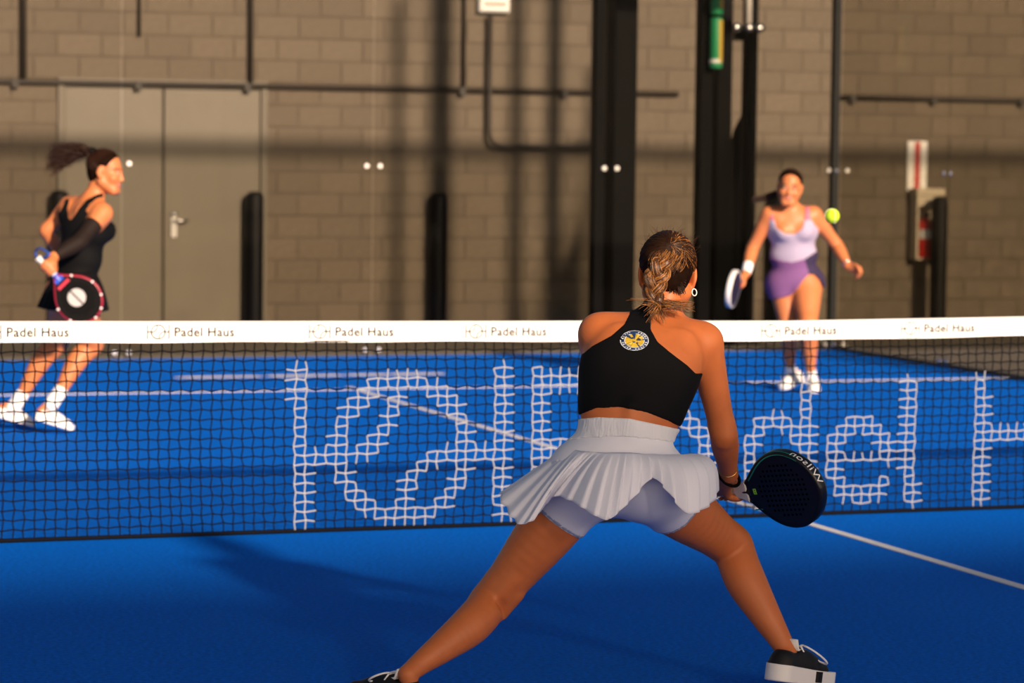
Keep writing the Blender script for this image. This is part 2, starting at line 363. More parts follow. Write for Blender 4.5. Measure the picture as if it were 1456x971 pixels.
# bollards along the wall
bx = [85, 362, 624, 870, 1107, 1336]
for i, xp in enumerate(bx):
    bv = 13.59 if i == 5 else 13.78
    u = on_v(xp, 300, bv)[0]
    o = empty('bollard', (u, bv, -0.021))
    q = MB(); H = 1.25; R = 0.082; q.lathe([(R, 0.0), (R, H - 0.06), (R * 0.93, H - 0.025), (R * 0.7, H), (0, H + 0.01)], n=28); b = q.build('sleeve', M_BOLL, o, True)
    q = MB(); q.lathe([(R + 0.03, 0.0), (R + 0.03, 0.02), (R, 0.03)], n=28); q.build('base_ring', M_BOLL, o, True)
    lab = {0: 'black bollard partly behind the player in black, before the door', 1: 'black bollard before the right jamb of the double door', 2: 'black bollard standing alone against bare block wall', 3: 'black bollard beside the dark double post', 4: 'black bollard right behind the player in purple skirt', 5: 'black bollard beside the fire extinguisher cabinet'}[i]
    tag(o, lab, 'bollard', 'black bollards along the block wall')

# glass walls
def glass_wall(name, panels, axis, const, label, joints_z=(0.05, 1.5)):
    e = empty(name, (0, 0, 0)); tag(e, label, kind='structure')
    for a, b in panels:
        q = MB()
        if axis == 'u': q.box(a + 0.006, b - 0.006, const, const + 0.012, 0.0, 3.0)
        else: q.box(const, const + 0.012, a + 0.006, b - 0.006, 0.0, 3.0)
        q.build('glass_panel', GLASS, e)
    ed = sorted(set([p[0] for p in panels] + [p[1] for p in panels]))
    for k in ed:
        for z in joints_z:
            for s in (-0.055, 0.055):
                if k + s < ed[0] or k + s > ed[-1]: continue
                q = MB(); n = 14
                c = (k + s, const - 0.004, z) if axis == 'u' else (const - 0.004, k + s, z)
                d = (0, -0.012, 0) if axis == 'u' else (-0.012, 0, 0)
                q.tube([np.array(c), np.array(c) + d], [0.024, 0.018], n); q.build('bolt', M_STEEL, e)
    return e
gw = glass_wall('wall_glass_far', [(-5 + 2 * i, -3 + 2 * i) for i in range(5)], 'u', V_BACK, 'clear glass panels closing the far end of the court')
gr = glass_wall('wall_glass_right', [(8, 10), (6, 8)], 'v', 5.0, 'clear glass panels at the far right corner')
gn = glass_wall('wall_glass_added', [(5.06 + 2 * i, 7.06 + 2 * i) for i in range(4)], 'u', V_BACK, 'glass panels added right of the court to dim the wall behind')  # extra panes added to dim the block wall right of the corner
q = MB(); q.box(5.06, 13.06, 10.0, 10.08, 3.0, 3.1); q.build('top_rail', M_BLACK, gn)
# frame posts and rails of the court
q = MB(); q.box(4.99, 5.05, 10.015, 10.075, 0, 3.1); q.build('corner_post', mat('grey_steel', (0.018, 0.019, 0.019), 0.6, spec=0.1), gw)
q = MB(); q.box(-5.05, -4.99, 10.015, 10.075, 0, 3.1); q.build('corner_post', MATS['grey_steel'], gw)
q = MB(); q.box(-5, 5, 10.0, 10.08, 3.0, 3.1); q.build('top_rail', M_BLACK, gw)
# dark steel posts behind the glass
def post(x0, x1, y, v, label, top=4.4, depth=0.12, group='black steel posts behind the glass'):
    u0, u1 = on_v(x0, y, v)[0], on_v(x1, y, v)[0]; um = (u0 + u1) / 2; w = (u1 - u0) / 2
    e = empty('steel_post', (um, v + depth / 2, -0.021)); tag(e, label, 'post', group)
    q = MB(); q.bevbox(-w, w, -depth / 2, depth / 2, 0.012, top, 0.006); q.build('column', M_BLACK, e)
    q = MB(); q.bevbox(-w - 0.05, w + 0.05, -depth / 2 - 0.05, depth / 2 + 0.05, 0, 0.012, 0.003); q.build('foot_plate', M_BLACK, e)
    return e, um, w
post(847, 861, 200, 10.2, 'narrow black steel post beside the wide post at the glass joint')
post(873, 905, 200, 10.55, 'wide black steel post behind the glass joint', depth=0.2)
post(995, 1013, 200, 10.6, 'black steel post carrying the green and yellow sleeve')
pe, pu, pw = post(1019, 1040, 200, 10.95, 'black steel post right of the green sleeve', depth=0.15)
post(1061, 1076, 200, 11.3, 'thin black post next to the silver clamp bracket')
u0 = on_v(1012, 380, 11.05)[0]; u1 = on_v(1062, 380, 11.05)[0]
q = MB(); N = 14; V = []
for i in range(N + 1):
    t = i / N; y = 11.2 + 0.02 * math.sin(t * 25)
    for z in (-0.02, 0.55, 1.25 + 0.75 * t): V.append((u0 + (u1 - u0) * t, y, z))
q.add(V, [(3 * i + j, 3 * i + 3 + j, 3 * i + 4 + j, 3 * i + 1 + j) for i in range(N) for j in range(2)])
o = q.build('black_sheet', M_BLACK, None, True); md = o.modifiers.new('s', 'SOLIDIFY'); md.thickness = 0.006  # wavy black sheet between the posts, top edge rising to one side
tag(o, 'black wavy sheet between the black steel posts', 'tarpaulin')
# green sleeve on the post
gu, gz = on_v(1019, 97, 10.5)
e = empty('banner_sleeve', (gu, 10.52, gz)); tag(e, 'green tubular sleeve with a yellow strip hung on a black post', 'banner')
M_GREEN = mat('banner_green', (0.01, 0.28, 0.1), 0.5); M_YEL = mat('banner_yellow', (0.62, 0.42, 0.06), 0.5)
for z0, z1 in ((0.0, 0.42), (0.45, 0.9)):
    q = MB(); q.lathe([(0, z0), (0.05, z0), (0.053, z0 + 0.01), (0.053, z1 - 0.01), (0.05, z1), (0, z1)], n=20); b = q.build('tube', M_GREEN, e, True)
    q = MB(); n = 6; V = []
    for i in range(n + 1):
        a = -1.45 + i / n * 1.15
        for z in (z0 + 0.05, z1 - 0.02): V.append((0.0545 * math.cos(a), 0.0545 * math.sin(a), z))
    q.add(V, [(2 * i, 2 * i + 2, 2 * i + 3, 2 * i + 1) for i in range(n)]); q.build('yellow_strip', M_YEL, b)
q = MB(); q.lathe([(0.0545, 0.045), (0.0545, 0.075)], n=20); q.build('cream_ring', M_WHITE, e, True)
# silver clamp bracket
ku, kz = on_v(1064, 40, 11.2)
e = empty('clamp_bracket', (ku, 11.2, kz)); tag(e, 'silver clamp bracket with round knobs on a black post', 'bracket')
q = MB(); q.tube([(-0.17, 0, 0), (0.15, 0, 0)], 0.022, 10); q.build('cross_bar', M_BLACK, e, True)
for kx in (-0.12, 0.0, 0.1):
    q = MB(); q.tube([(kx, -0.02, 0), (kx, -0.05, 0)], [0.042, 0.036], 16); q.build('knob', M_STEEL, e, True)
q = MB(); q.tube([(0.0, 0, 0.0), (0, 0, 0.7)], 0.028, 12); q.build('rod', mat('light_grey_pipe', (0.5, 0.46, 0.4), 0.5), e, True)
q = MB(); q.box(-0.12, -0.02, -0.02, 0.05, -0.11, -0.022); q.build('motor_box', M_BLACK, e)

# ================================================================== NET
def tape_z(u): return 0.88 + 0.04 * min(abs(u) / 5, 1.0)
net = empty('court_net', (0, 0, 0)); tag(net, 'black padel net with white printed top tape across the blue court', 'net')
STK = []                                                     # painted strokes, pixel outlines dropped onto the net plane
def stk(pts, w=0.042): STK.append((np.array([on_v(x, y, 0.0) for x, y in pts]), w))
def arc(cx, cy, rx, ry, a0, a1, n=24): return [(cx + rx * math.cos(math.radians(a0 + (a1 - a0) * i / n)), cy - ry * math.sin(math.radians(a0 + (a1 - a0) * i / n))) for i in range(n + 1)]
stk([(426, 528), (430, 745)]); stk([(713, 527), (714, 742)])
stk(arc(572, 638, 90, 98, 0, 360, 40), 0.038)
stk([(430, 650), (515, 646), (530, 632), (544, 614), (555, 592), (559, 574), (566, 549)], 0.036)
stk([(714, 643), (631, 646), (616, 653), (598, 664), (584, 679), (577, 697), (573, 718), (566, 733)], 0.036)
stk([(765, 533), (766, 735)]); stk([(765, 541)] + arc(815, 588, 42, 47, 90, -90) + [(765, 635)])
stk(arc(955, 628, 46, 34, 160, 0, 14) + [(1001, 628), (1003, 722)]); stk(arc(952, 690, 42, 32, 0, 360))
stk([(1146, 556), (1150, 716)]); stk(arc(1106, 653, 40, 54, 0, 360))
stk(arc(1223, 653, 40, 52, 0, 320)); stk([(1186, 651), (1263, 648)], 0.022)
stk([(1291, 546), (1294, 709)]); stk([(1392, 544), (1393, 707)]); stk([(1392, 618), (1500, 614)]); stk([(1500, 540), (1501, 704)])
stk(arc(1585, 615, 40, 32, 160, 0, 14) + [(1625, 615), (1626, 700)]); stk(arc(1583, 668, 38, 30, 0, 360))
stk([(1665, 590), (1666, 660)] + arc(1703, 660, 37, 38, 180, 360, 14) + [(1740, 590), (1741, 696)])
stk(arc(1805, 614, 32, 26, 30, 250, 14) + arc(1805, 668, 34, 28, 70, -150, 14))
def painted(p):
    for P, w in STK:
        A = P[:-1]; B = P[1:]; d = B - A; t = np.clip(((p - A) * d).sum(1) / ((d * d).sum(1) + 1e-12), 0, 1)
        if np.min(np.hypot(*(A + d * t[:, None] - p).T)) < w: return True
    return False
NU, NZ = 226, 21; net_mb = MB(); CU = np.linspace(-4.95, 4.95, NU)
node = np.zeros((NU, NZ, 3))
for i, u in enumerate(CU):
    top = tape_z(u) - 0.085
    for j in range(NZ):
        t = j / (NZ - 1)
        z = 0.012 + (top - 0.012) * t
        sh = 0.010 * math.sin(3.1 * u + 0.7) * math.sin(math.pi * t)
        node[i, j] = (u + 0.003 * (1 if (i + j) % 2 else -1) * (1 if 0 < j < NZ - 1 else 0) + sh + random.gauss(0, 0.0012),
                      0.012 * math.sin(u * 2.3 + t * 3) * math.sin(math.pi * t) + 0.004 * math.sin(u * 9 + 5 * t),
                      z + (0.003 * (1 if (i + j) % 2 else -1) if 0 < j < NZ - 1 else 0) - 0.006 * math.sin(u * 1.7) * math.sin(math.pi * t))
def seg(a, b):
    mid = (a + b) / 2; w = painted(np.array([mid[0], mid[2]])); r = 0.0037 if w else 0.0029
    net_mb.tube([a, b], r, 4, 1 if w else 0, caps=False)
for i in range(NU):
    for j in range(NZ):
        if i < NU - 1: seg(node[i, j], node[i + 1, j])
        if j < NZ - 1: seg(node[i, j], node[i, j + 1])
cords = net_mb.build('net_mesh', [M_CORD, M_CORDW], net, True); cords['kind'] = 'stuff'
q = MB(); q.tube([(u, 0.0, 0.010) for u in np.linspace(-4.95, 4.95, 60)], 0.009, 8); q.build('bottom_rope', M_CORD, net, True)
tp = MB(); n = 160; prof = [(-0.007, -0.088), (-0.008, -0.04), (-0.007, -0.006), (0, 0), (0.007, -0.006), (0.008, -0.04), (0.007, -0.088)]
V = []
for i in range(n + 1):
    u = -4.97 + 9.94 * i / n; rp = 0.0025 * math.sin(u * 5.1) + 0.002 * math.sin(u * 11.7 + 1)
    for k, (y, z) in enumerate(prof): V.append((u, y + rp, tape_z(u) + z + (0.002 * math.sin(u * 7) if k in (0, 6) else 0)))
L = len(prof); tp.add(V, [(i * L + k, (i + 1) * L + k, (i + 1) * L + k + 1, i * L + k + 1) for i in range(n) for k in range(L - 1)])
tape = tp.build('top_tape', M_WHITE, net, True)
TV, TF = text_mesh('Padel Haus', 0.055, 3, 1.05, 0.0011)
logo = MB(); lw = 0.0026
def on_tape(x, z): u = x; return (u, -0.0095 + 0.0025 * math.sin(u * 5.1) + 0.002 * math.sin(u * 11.7 + 1), tape_z(u) - 0.044 + z)
def flat_stroke(mb, pts, w):
    P = np.array(pts, float); T = np.gradient(P, axis=0); T /= np.linalg.norm(T, axis=1, keepdims=True) + 1e-9; Nn = np.stack([-T[:, 1], T[:, 0]], 1)
    V = []
    for p, nn in zip(P, Nn): V += [on_tape(*(p - nn * w)), on_tape(*(p + nn * w))]
    mb.add(V, [(2 * i, 2 * i + 2, 2 * i + 3, 2 * i + 1) for i in range(len(P) - 1)])
u_first = on_v(224, 470, 0)[0]
for k in range(-3, 10):
    uc = u_first + k * 0.692
    if abs(uc) > 4.6 or uc + 0.5 > 4.9: continue
    mb = MB(); R = 0.029
    flat_stroke(mb, [(uc + R * math.cos(a), R * math.sin(a)) for a in np.linspace(0, 2 * math.pi, 33)], lw)
    for s in (-1, 1):
        flat_stroke(mb, [(uc + s * 0.045, -0.031), (uc + s * 0.045, 0.031)], lw)
        flat_stroke(mb, [(uc + s * 0.045, 0.0), (uc + s * R, 0.0)], lw)
        flat_stroke(mb, [(uc - s * R * (1 - 0.0) + s * 0.026 * math.sin(a) * 1.0 , s * (0.03 * (1 - math.cos(a)) - 0.002)) for a in np.linspace(0, 1.45, 10)], lw)
    mb.build('ball_emblem', M_INK, tape)['kind'] = 'stuff'
    mb = MB(); mb.add([on_tape(uc + 0.066 + v[0], v[1] - 0.019) for v in TV], TF); mb.build('lettering', M_INK, tape)['kind'] = 'stuff'
for s in (-1, 1):
    q = MB(); q.box(s * 5.0 - 0.04, s * 5.0 + 0.04, -0.04, 0.04, 0.0, 0.94); q.build('net_post', M_BLACK, net)

#@@PEOPLE@@
# ================================================================== SOLID MODELLING (distance fields -> one continuous mesh)
def nrm(v): v = np.asarray(v, float); return v / (np.linalg.norm(v) + 1e-12)
class Fld:
    def __init__(s, lo, hi, h):
        s.lo = np.asarray(lo, float); s.h = h; s.n = np.ceil((np.asarray(hi, float) - s.lo) / h).astype(int) + 1
        s.A = np.full(s.n, 0.3, np.float32)
    def copy(s):
        c = Fld.__new__(Fld); c.lo, c.h, c.n = s.lo, s.h, s.n; c.A = s.A.copy(); return c
    def box(s, lo, hi):
        a = np.clip(np.floor((np.asarray(lo) - s.lo) / s.h).astype(int), 0, s.n); b = np.clip(np.ceil((np.asarray(hi) - s.lo) / s.h).astype(int) + 1, 0, s.n)
        sl = tuple(slice(x, y) for x, y in zip(a, b))
        g = [(s.lo[i] + s.h * np.arange(a[i], b[i])).astype(np.float32) for i in range(3)]
        return sl, g[0][:, None, None], g[1][None, :, None], g[2][None, None, :]
    def merge(s, sl, d, k, cut=False):
        A = s.A[sl]
        if A.size == 0: return
        if cut:
            h = np.maximum(k - np.abs(A + d), 0) / k; s.A[sl] = np.maximum(A, -d) + h * h * k * 0.25
        else:
            h = np.maximum(k - np.abs(A - d), 0) / k; s.A[sl] = np.minimum(A, d) - h * h * k * 0.25
    def cone(s, a, b, r1, r2, k=0.02, cut=False):
        a = np.asarray(a, float); b = np.asarray(b, float); m = max(r1, r2) + 0.035 + k
        sl, X, Y, Z = s.box(np.minimum(a, b) - m, np.maximum(a, b) + m); ba = b - a; l2 = ba @ ba + 1e-12
        x, y, z = X - a[0], Y - a[1], Z - a[2]
        t = np.clip((x * ba[0] + y * ba[1] + z * ba[2]) / l2, 0, 1)
        d = np.sqrt((x - t * ba[0]) ** 2 + (y - t * ba[1]) ** 2 + (z - t * ba[2]) ** 2) - (r1 + (r2 - r1) * t)
        s.merge(sl, d.astype(np.float32), k, cut)
    def ell(s, c, ax, rad, k=0.02, cut=False):
        c = np.asarray(c, float); m = max(rad) + 0.035 + k; sl, X, Y, Z = s.box(c - m, c + m); x, y, z = X - c[0], Y - c[1], Z - c[2]
        q = [(x * e[0] + y * e[1] + z * e[2]) for e in ax]
        l = np.sqrt(sum((v / r) ** 2 for v, r in zip(q, rad))); g = np.sqrt(sum((v / r ** 2) ** 2 for v, r in zip(q, rad))) + 1e-6
        s.merge(sl, (l * (l - 1) / g).astype(np.float32), k, cut)
    def chain(s, pts, rs, k=0.02):                        # one tapering limb: smooth curve through the joints, blended once
        P = np.concatenate([np.asarray(pts, float), np.asarray(rs, float)[:, None]], 1); n = len(P); Q = []
        for i in range(n - 1):
            a, b, c, d = (P[min(max(i + o, 0), n - 1)] for o in (-1, 0, 1, 2))
            for f in np.arange(6) / 6: Q.append(0.5 * (2 * b + (-a + c) * f + (2 * a - 5 * b + 4 * c - d) * f * f + (-a + 3 * b - 3 * c + d) * f ** 3))
        Q.append(P[-1]); Q = np.array(Q); m = Q[:, 3].max() + 0.035 + k
        sl, X, Y, Z = s.box(Q[:, :3].min(0) - m, Q[:, :3].max(0) + m); D = None
        for i in range(len(Q) - 1):
            a, b = Q[i, :3], Q[i + 1, :3]; ba = b - a; l2 = ba @ ba + 1e-12; x, y, z = X - a[0], Y - a[1], Z - a[2]
            t = np.clip((x * ba[0] + y * ba[1] + z * ba[2]) / l2, 0, 1)
            d = (np.sqrt((x - t * ba[0]) ** 2 + (y - t * ba[1]) ** 2 + (z - t * ba[2]) ** 2) - (Q[i, 3] + (Q[i + 1, 3] - Q[i, 3]) * t)).astype(np.float32)
            D = d if D is None else np.minimum(D, d)
        s.merge(sl, D, k)
    def pts(s, idx): return s.lo + np.stack(idx, -1) * s.h
    def shell(s, t, region):                              # clothing: the body grown by t, kept where region(P) < 0
        c = s.copy(); idx = np.nonzero(s.A < t + 0.02); P = s.pts(idx)
        out = np.full(s.n, 0.3, np.float32); out[idx] = np.maximum(s.A[idx] - t, region(P)); c.A = out; return c
    def mesh(s):
        A = s.A
        g = openvdb.FloatGrid(0.3); g.copyFromArray(np.ascontiguousarray(np.minimum(A, 0.3)))
        p, q = g.convertToQuads(0.0)[:2]
        p = np.asarray(p, float) * s.h + s.lo; q = np.asarray(q)
        return p, q[:, ::-1]
    def build(s, name, mats, parent, mi=None):
        p, q = s.mesh()
        # drop stray far-field bits, fix orientation by the gradient of the field
        a, b, c = p[q[:, 0]], p[q[:, 1]], p[q[:, 2]]; N = np.cross(b - a, c - a)
        vol = np.sum(N * a)
        if vol < 0: q = q[:, ::-1]
        o = mesh_obj(name, p, q, mats, parent, True, mi(p[q].mean(1)) if mi else None)
        return o
def poly_sdf(P, x, y):                                    # signed distance to a pixel polygon, negative inside
    P = np.asarray(P, float); d = np.full(x.shape, 1e9); ins = np.zeros(x.shape, bool)
    for i in range(len(P)):
        a, b = P[i], P[(i + 1) % len(P)]; e = b - a; t = np.clip(((x - a[0]) * e[0] + (y - a[1]) * e[1]) / (e @ e + 1e-9), 0, 1)
        d = np.minimum(d, np.hypot(x - a[0] - t * e[0], y - a[1] - t * e[1]))
        c = ((a[1] > y) != (b[1] > y)) & (x < (b[0] - a[0]) * (y - a[1]) / (b[1] - a[1] + 1e-12) + a[0]); ins ^= c
    return np.where(ins, -d, d)
def person(label, base, name='person'):
    w = to_world(base); e = empty(name, w, -YAW); tag(e, label, 'person'); return e
SKIN1 = mat('skin_tanned', (0.50, 0.14, 0.038), 0.5, noise=0.06, nscale=18, bump=0.06, bscale=350, sss=0.12, spec=0.4)
SKIN2 = mat('skin_warm', (0.50, 0.165, 0.058), 0.5, noise=0.05, nscale=18, sss=0.1, spec=0.4)
M_LIP = mat('lips', (0.42, 0.12, 0.09), 0.4); M_EYE = mat('eye', (0.03, 0.02, 0.015), 0.2); M_EYEW = mat('eye_white', (0.4, 0.36, 0.33), 0.4); M_BROW = mat('eyebrow', (0.04, 0.02, 0.01), 0.7)
M_HAIRD = mat('hair_dark', (0.009, 0.0038, 0.002), 0.75, noise=0.3, nscale=60, spec=0.03)
M_HAIRB = mat('hair_brown', (0.075, 0.027, 0.008), 0.45, noise=0.3, nscale=60, spec=0.5)
M_HAIRG = mat('hair_golden', (0.40, 0.17, 0.042), 0.45, noise=0.25, nscale=60, spec=0.5)
M_BLKFAB = mat('black_jersey', (0.0035, 0.0035, 0.004), 0.8, bump=0.1, bscale=400, spec=0.12)
M_WFAB = mat('pale_lilac_fabric', (0.74, 0.75, 0.84), 0.75, noise=0.02, nscale=10, spec=0.2, bump=0.08, bscale=300)
M_SHORT = mat('pale_blue_shorts', (0.58, 0.62, 0.76), 0.7, spec=0.25)
M_SHOEW = mat('white_shoe', (0.72, 0.70, 0.67), 0.55); M_SHOEB = mat('black_shoe', (0.006, 0.006, 0.007), 0.6, spec=0.3)
M_SOCK = mat('white_sock', (0.8, 0.78, 0.76), 0.85)

def head_frame(f, u):
    f = nrm(f); u = nrm(np.asarray(u) - f * (np.asarray(u) @ f)); r = np.cross(f, u); return r, f, u
def add_head(T, c, fr, sc=1.0):
    r, f, u = fr
    L = lambda x, y, z: c + sc * (r * x + f * y + u * z)
    T.ell(L(0, -0.012, 0.035), fr, [0.074 * sc, 0.095 * sc, 0.083 * sc], 0.03)
    T.ell(L(0, 0.03, -0.04), fr, [0.058 * sc, 0.062 * sc, 0.078 * sc], 0.03)
    T.cone(L(-0.02, 0.072, -0.1), L(0.02, 0.072, -0.1), 0.017 * sc, 0.017 * sc, 0.03)
    for s in (-1, 1):
        T.cone(L(s * 0.055, 0.0, -0.055), L(s * 0.022, 0.066, -0.098), 0.02 * sc, 0.017 * sc, 0.03)
        T.ell(L(s * 0.038, 0.065, -0.03), fr, [0.026 * sc, 0.024 * sc, 0.024 * sc], 0.02)
    T.cone(L(-0.035, 0.078, 0.02), L(0.035, 0.078, 0.02), 0.013 * sc, 0.013 * sc, 0.015)
    for s in (-1, 1):
        T.ell(L(s * 0.031, 0.101, 0.002), fr, [0.017 * sc, 0.014 * sc, 0.010 * sc], 0.008, cut=True)
        T.ell(L(s * 0.031, 0.080, 0.002), fr, [0.0125 * sc] * 3, 0.003)
    T.cone(L(0, 0.092, 0.005), L(0, 0.107, -0.034), 0.007 * sc, 0.0095 * sc, 0.012)
    for s in (-1, 1): T.cone(L(s * 0.010, 0.098, -0.038), L(s * 0.012, 0.094, -0.037), 0.008 * sc, 0.008 * sc, 0.006)
    T.ell(L(0, 0.090, -0.061), fr, [0.024 * sc, 0.010 * sc, 0.006 * sc], 0.006); T.ell(L(0, 0.089, -0.071), fr, [0.020 * sc, 0.010 * sc, 0.006 * sc], 0.006)
    for s in (-1, 1):                                      # ears with a rim, lobe and hollow
        er = (nrm(r * s * 0.55 - f * 0.8), nrm(r * s * 0.85 + f * 0.5), u)
        T.ell(L(s * 0.079, -0.004, -0.003), er, [0.018 * sc, 0.0075 * sc, 0.031 * sc], 0.006)
        T.ell(L(s * 0.077, 0.002, -0.03), er, [0.011 * sc, 0.007 * sc, 0.013 * sc], 0.006)
        T.ell(L(s * 0.090, 0.002, 0.0), er, [0.010 * sc, 0.006 * sc, 0.019 * sc], 0.004, cut=True)
def face_mi(c, fr, sc=1.0):
    r, f, u = fr
    def mi(P):
        q = (P - c) / sc; x, y, z = q @ r, q @ f, q @ u; m = np.zeros(len(P), int)
        m[(y > 0.07) & (np.abs(x) < 0.026) & (np.abs(z + 0.066) < 0.009) & (y > 0.088 - 6 * x * x)] = 1
        e = np.hypot((np.abs(x) - 0.031), 1.5 * (z - 0.002)); m[(y > 0.07) & (e < 0.010)] = 3; m[(y > 0.07) & (e < 0.006)] = 2
        m[(y > 0.06) & (np.abs(np.abs(x) - 0.034) < 0.018) & (np.abs(z - 0.024) < 0.0045)] = 4
        return m
    return mi
def add_arm(T, sh, el, wr, g=1.0, delt=0.052):
    a, b = el - sh, wr - el
    T.chain([sh, sh + 0.3 * a, sh + 0.68 * a, el], [delt * g, 0.049 * g, 0.041 * g, 0.0385 * g], 0.035)
    T.chain([el - 0.03 * nrm(a), el, el + 0.28 * b, el + 0.7 * b, wr], [0.038 * g, 0.0385 * g, 0.041 * g, 0.031 * g, 0.0255 * g], 0.012)
def add_leg(T, hip, kn, an, back, g=1.0, top=0.092, crease=False):
    a, b = kn - hip, an - kn
    T.chain([hip, hip + 0.38 * a, hip + 0.78 * a, kn], [top * g, 0.088 * g, 0.067 * g, 0.059 * g], 0.04)
    T.chain([kn - 0.04 * nrm(a), kn, kn + 0.3 * b + back * 0.02, kn + 0.6 * b + back * 0.012, kn + 0.87 * b, an], [0.060 * g, 0.057 * g, 0.059 * g, 0.046 * g, 0.0325 * g, 0.028 * g], 0.015)
    T.cone(kn - back * 0.02, kn - back * 0.02 + 0.04 * nrm(b), 0.036 * g, 0.034 * g, 0.03)
    if crease:                                             # fold across the hollow of the knee, tendons either side
        sd_ = nrm(np.cross(nrm(b), back)); c = kn + back * (0.061 * g); T.cone(c - sd_ * 0.028, c + sd_ * 0.028 + nrm(b) * 0.008, 0.006, 0.006, 0.022, cut=True)
        for q_ in (-1, 1): T.cone(kn - nrm(a) * 0.07 + back * 0.045 + sd_ * q_ * 0.030, kn + back * 0.042 + sd_ * q_ * 0.034, 0.016, 0.012, 0.02)
def add_grip_hand(T, wr, c, h, e1, r, flip=1.0, k=0.006):
    """fingers closed round a handle: axis h (towards the racket head) through c, e1 from the handle towards the palm"""
    h = nrm(h); e1 = nrm(e1 - h * (e1 @ h)); e2 = np.cross(h, e1) * flip
    P = lambda off, q, rr: c + h * off + (r + rr) * (math.cos(math.radians(q)) * e1 + math.sin(math.radians(q)) * e2)
    offs = [0.034, 0.012, -0.010, -0.031]; fr = [0.0088, 0.0092, 0.0088, 0.0078]
    palm = P(0.0, -15, 0.014)
    T.cone(wr, palm, 0.025, 0.024, 0.02)
    for o, f in zip(offs, fr):
        T.cone(wr + (palm - wr) * 0.45, P(o, 35, 0.012), 0.017, 0.0125, 0.015)
    for o, f in zip(offs, fr):
        T.chain([P(o, 35, 0.012), P(o, 80, 0.013), P(o, 135, 0.010), P(o, 190, 0.009), P(o, 225, 0.008)], [0.0118, f * 1.1, f, f * 0.95, f * 0.85], k)
    T.chain([wr + (palm - wr) * 0.5 + h * 0.012, P(0.03, -55, 0.014), P(0.05, -105, 0.010), P(0.058, -150, 0.008)], [0.018, 0.0135, 0.0105, 0.009], 0.01)
def add_hand(T, wr, d, n, side, curl=25.0, k=0.006, sc=1.0):
    """open or closing hand: d along the palm, n out of the palm (fingers curl towards n), side to the thumb"""
    d = nrm(d); n = nrm(n - d * (n @ d)); s = nrm(side)
    T.cone(wr, wr + d * 0.045 * sc, 0.025 * sc, 0.024 * sc, 0.02)
    T.cone(wr + d * 0.035 * sc + s * 0.016, wr + d * 0.085 * sc + s * 0.026, 0.016 * sc, 0.013 * sc, 0.02); T.cone(wr + d * 0.035 * sc - s * 0.014, wr + d * 0.08 * sc - s * 0.026, 0.016 * sc, 0.012 * sc, 0.02)
    T.cone(wr + d * 0.08 * sc + s * 0.02, wr + d * 0.08 * sc - s * 0.02, 0.013 * sc, 0.012 * sc, 0.01)
    for o, l in ((0.029, 0.068), (0.0095, 0.076), (-0.010, 0.070), (-0.029, 0.055)):
        p = wr + d * 0.088 * sc + s * o * sc; a = curl * 0.6
        for fl, rr, r2 in ((0.45, 0.0095, 0.0088), (0.31, 0.0088, 0.008), (0.24, 0.008, 0.0068)):
            q = p + (d * math.cos(math.radians(a)) + n * math.sin(math.radians(a))) * l * fl * sc; T.cone(p, q, rr * sc, r2 * sc, k); p = q; a += curl
    p = wr + d * 0.03 * sc + s * 0.024 * sc; q = p + (d * 0.6 + s * 0.7 + n * 0.3) * 0.04 * sc; w = q + (d * 0.85 + s * 0.1 + n * 0.5) * 0.03 * sc; x = w + (d * 0.8 - s * 0.2 + n * 0.55) * 0.026 * sc
    T.chain([p, q, w, x], [0.016 * sc, 0.0115 * sc, 0.0098 * sc, 0.0078 * sc], 0.01)
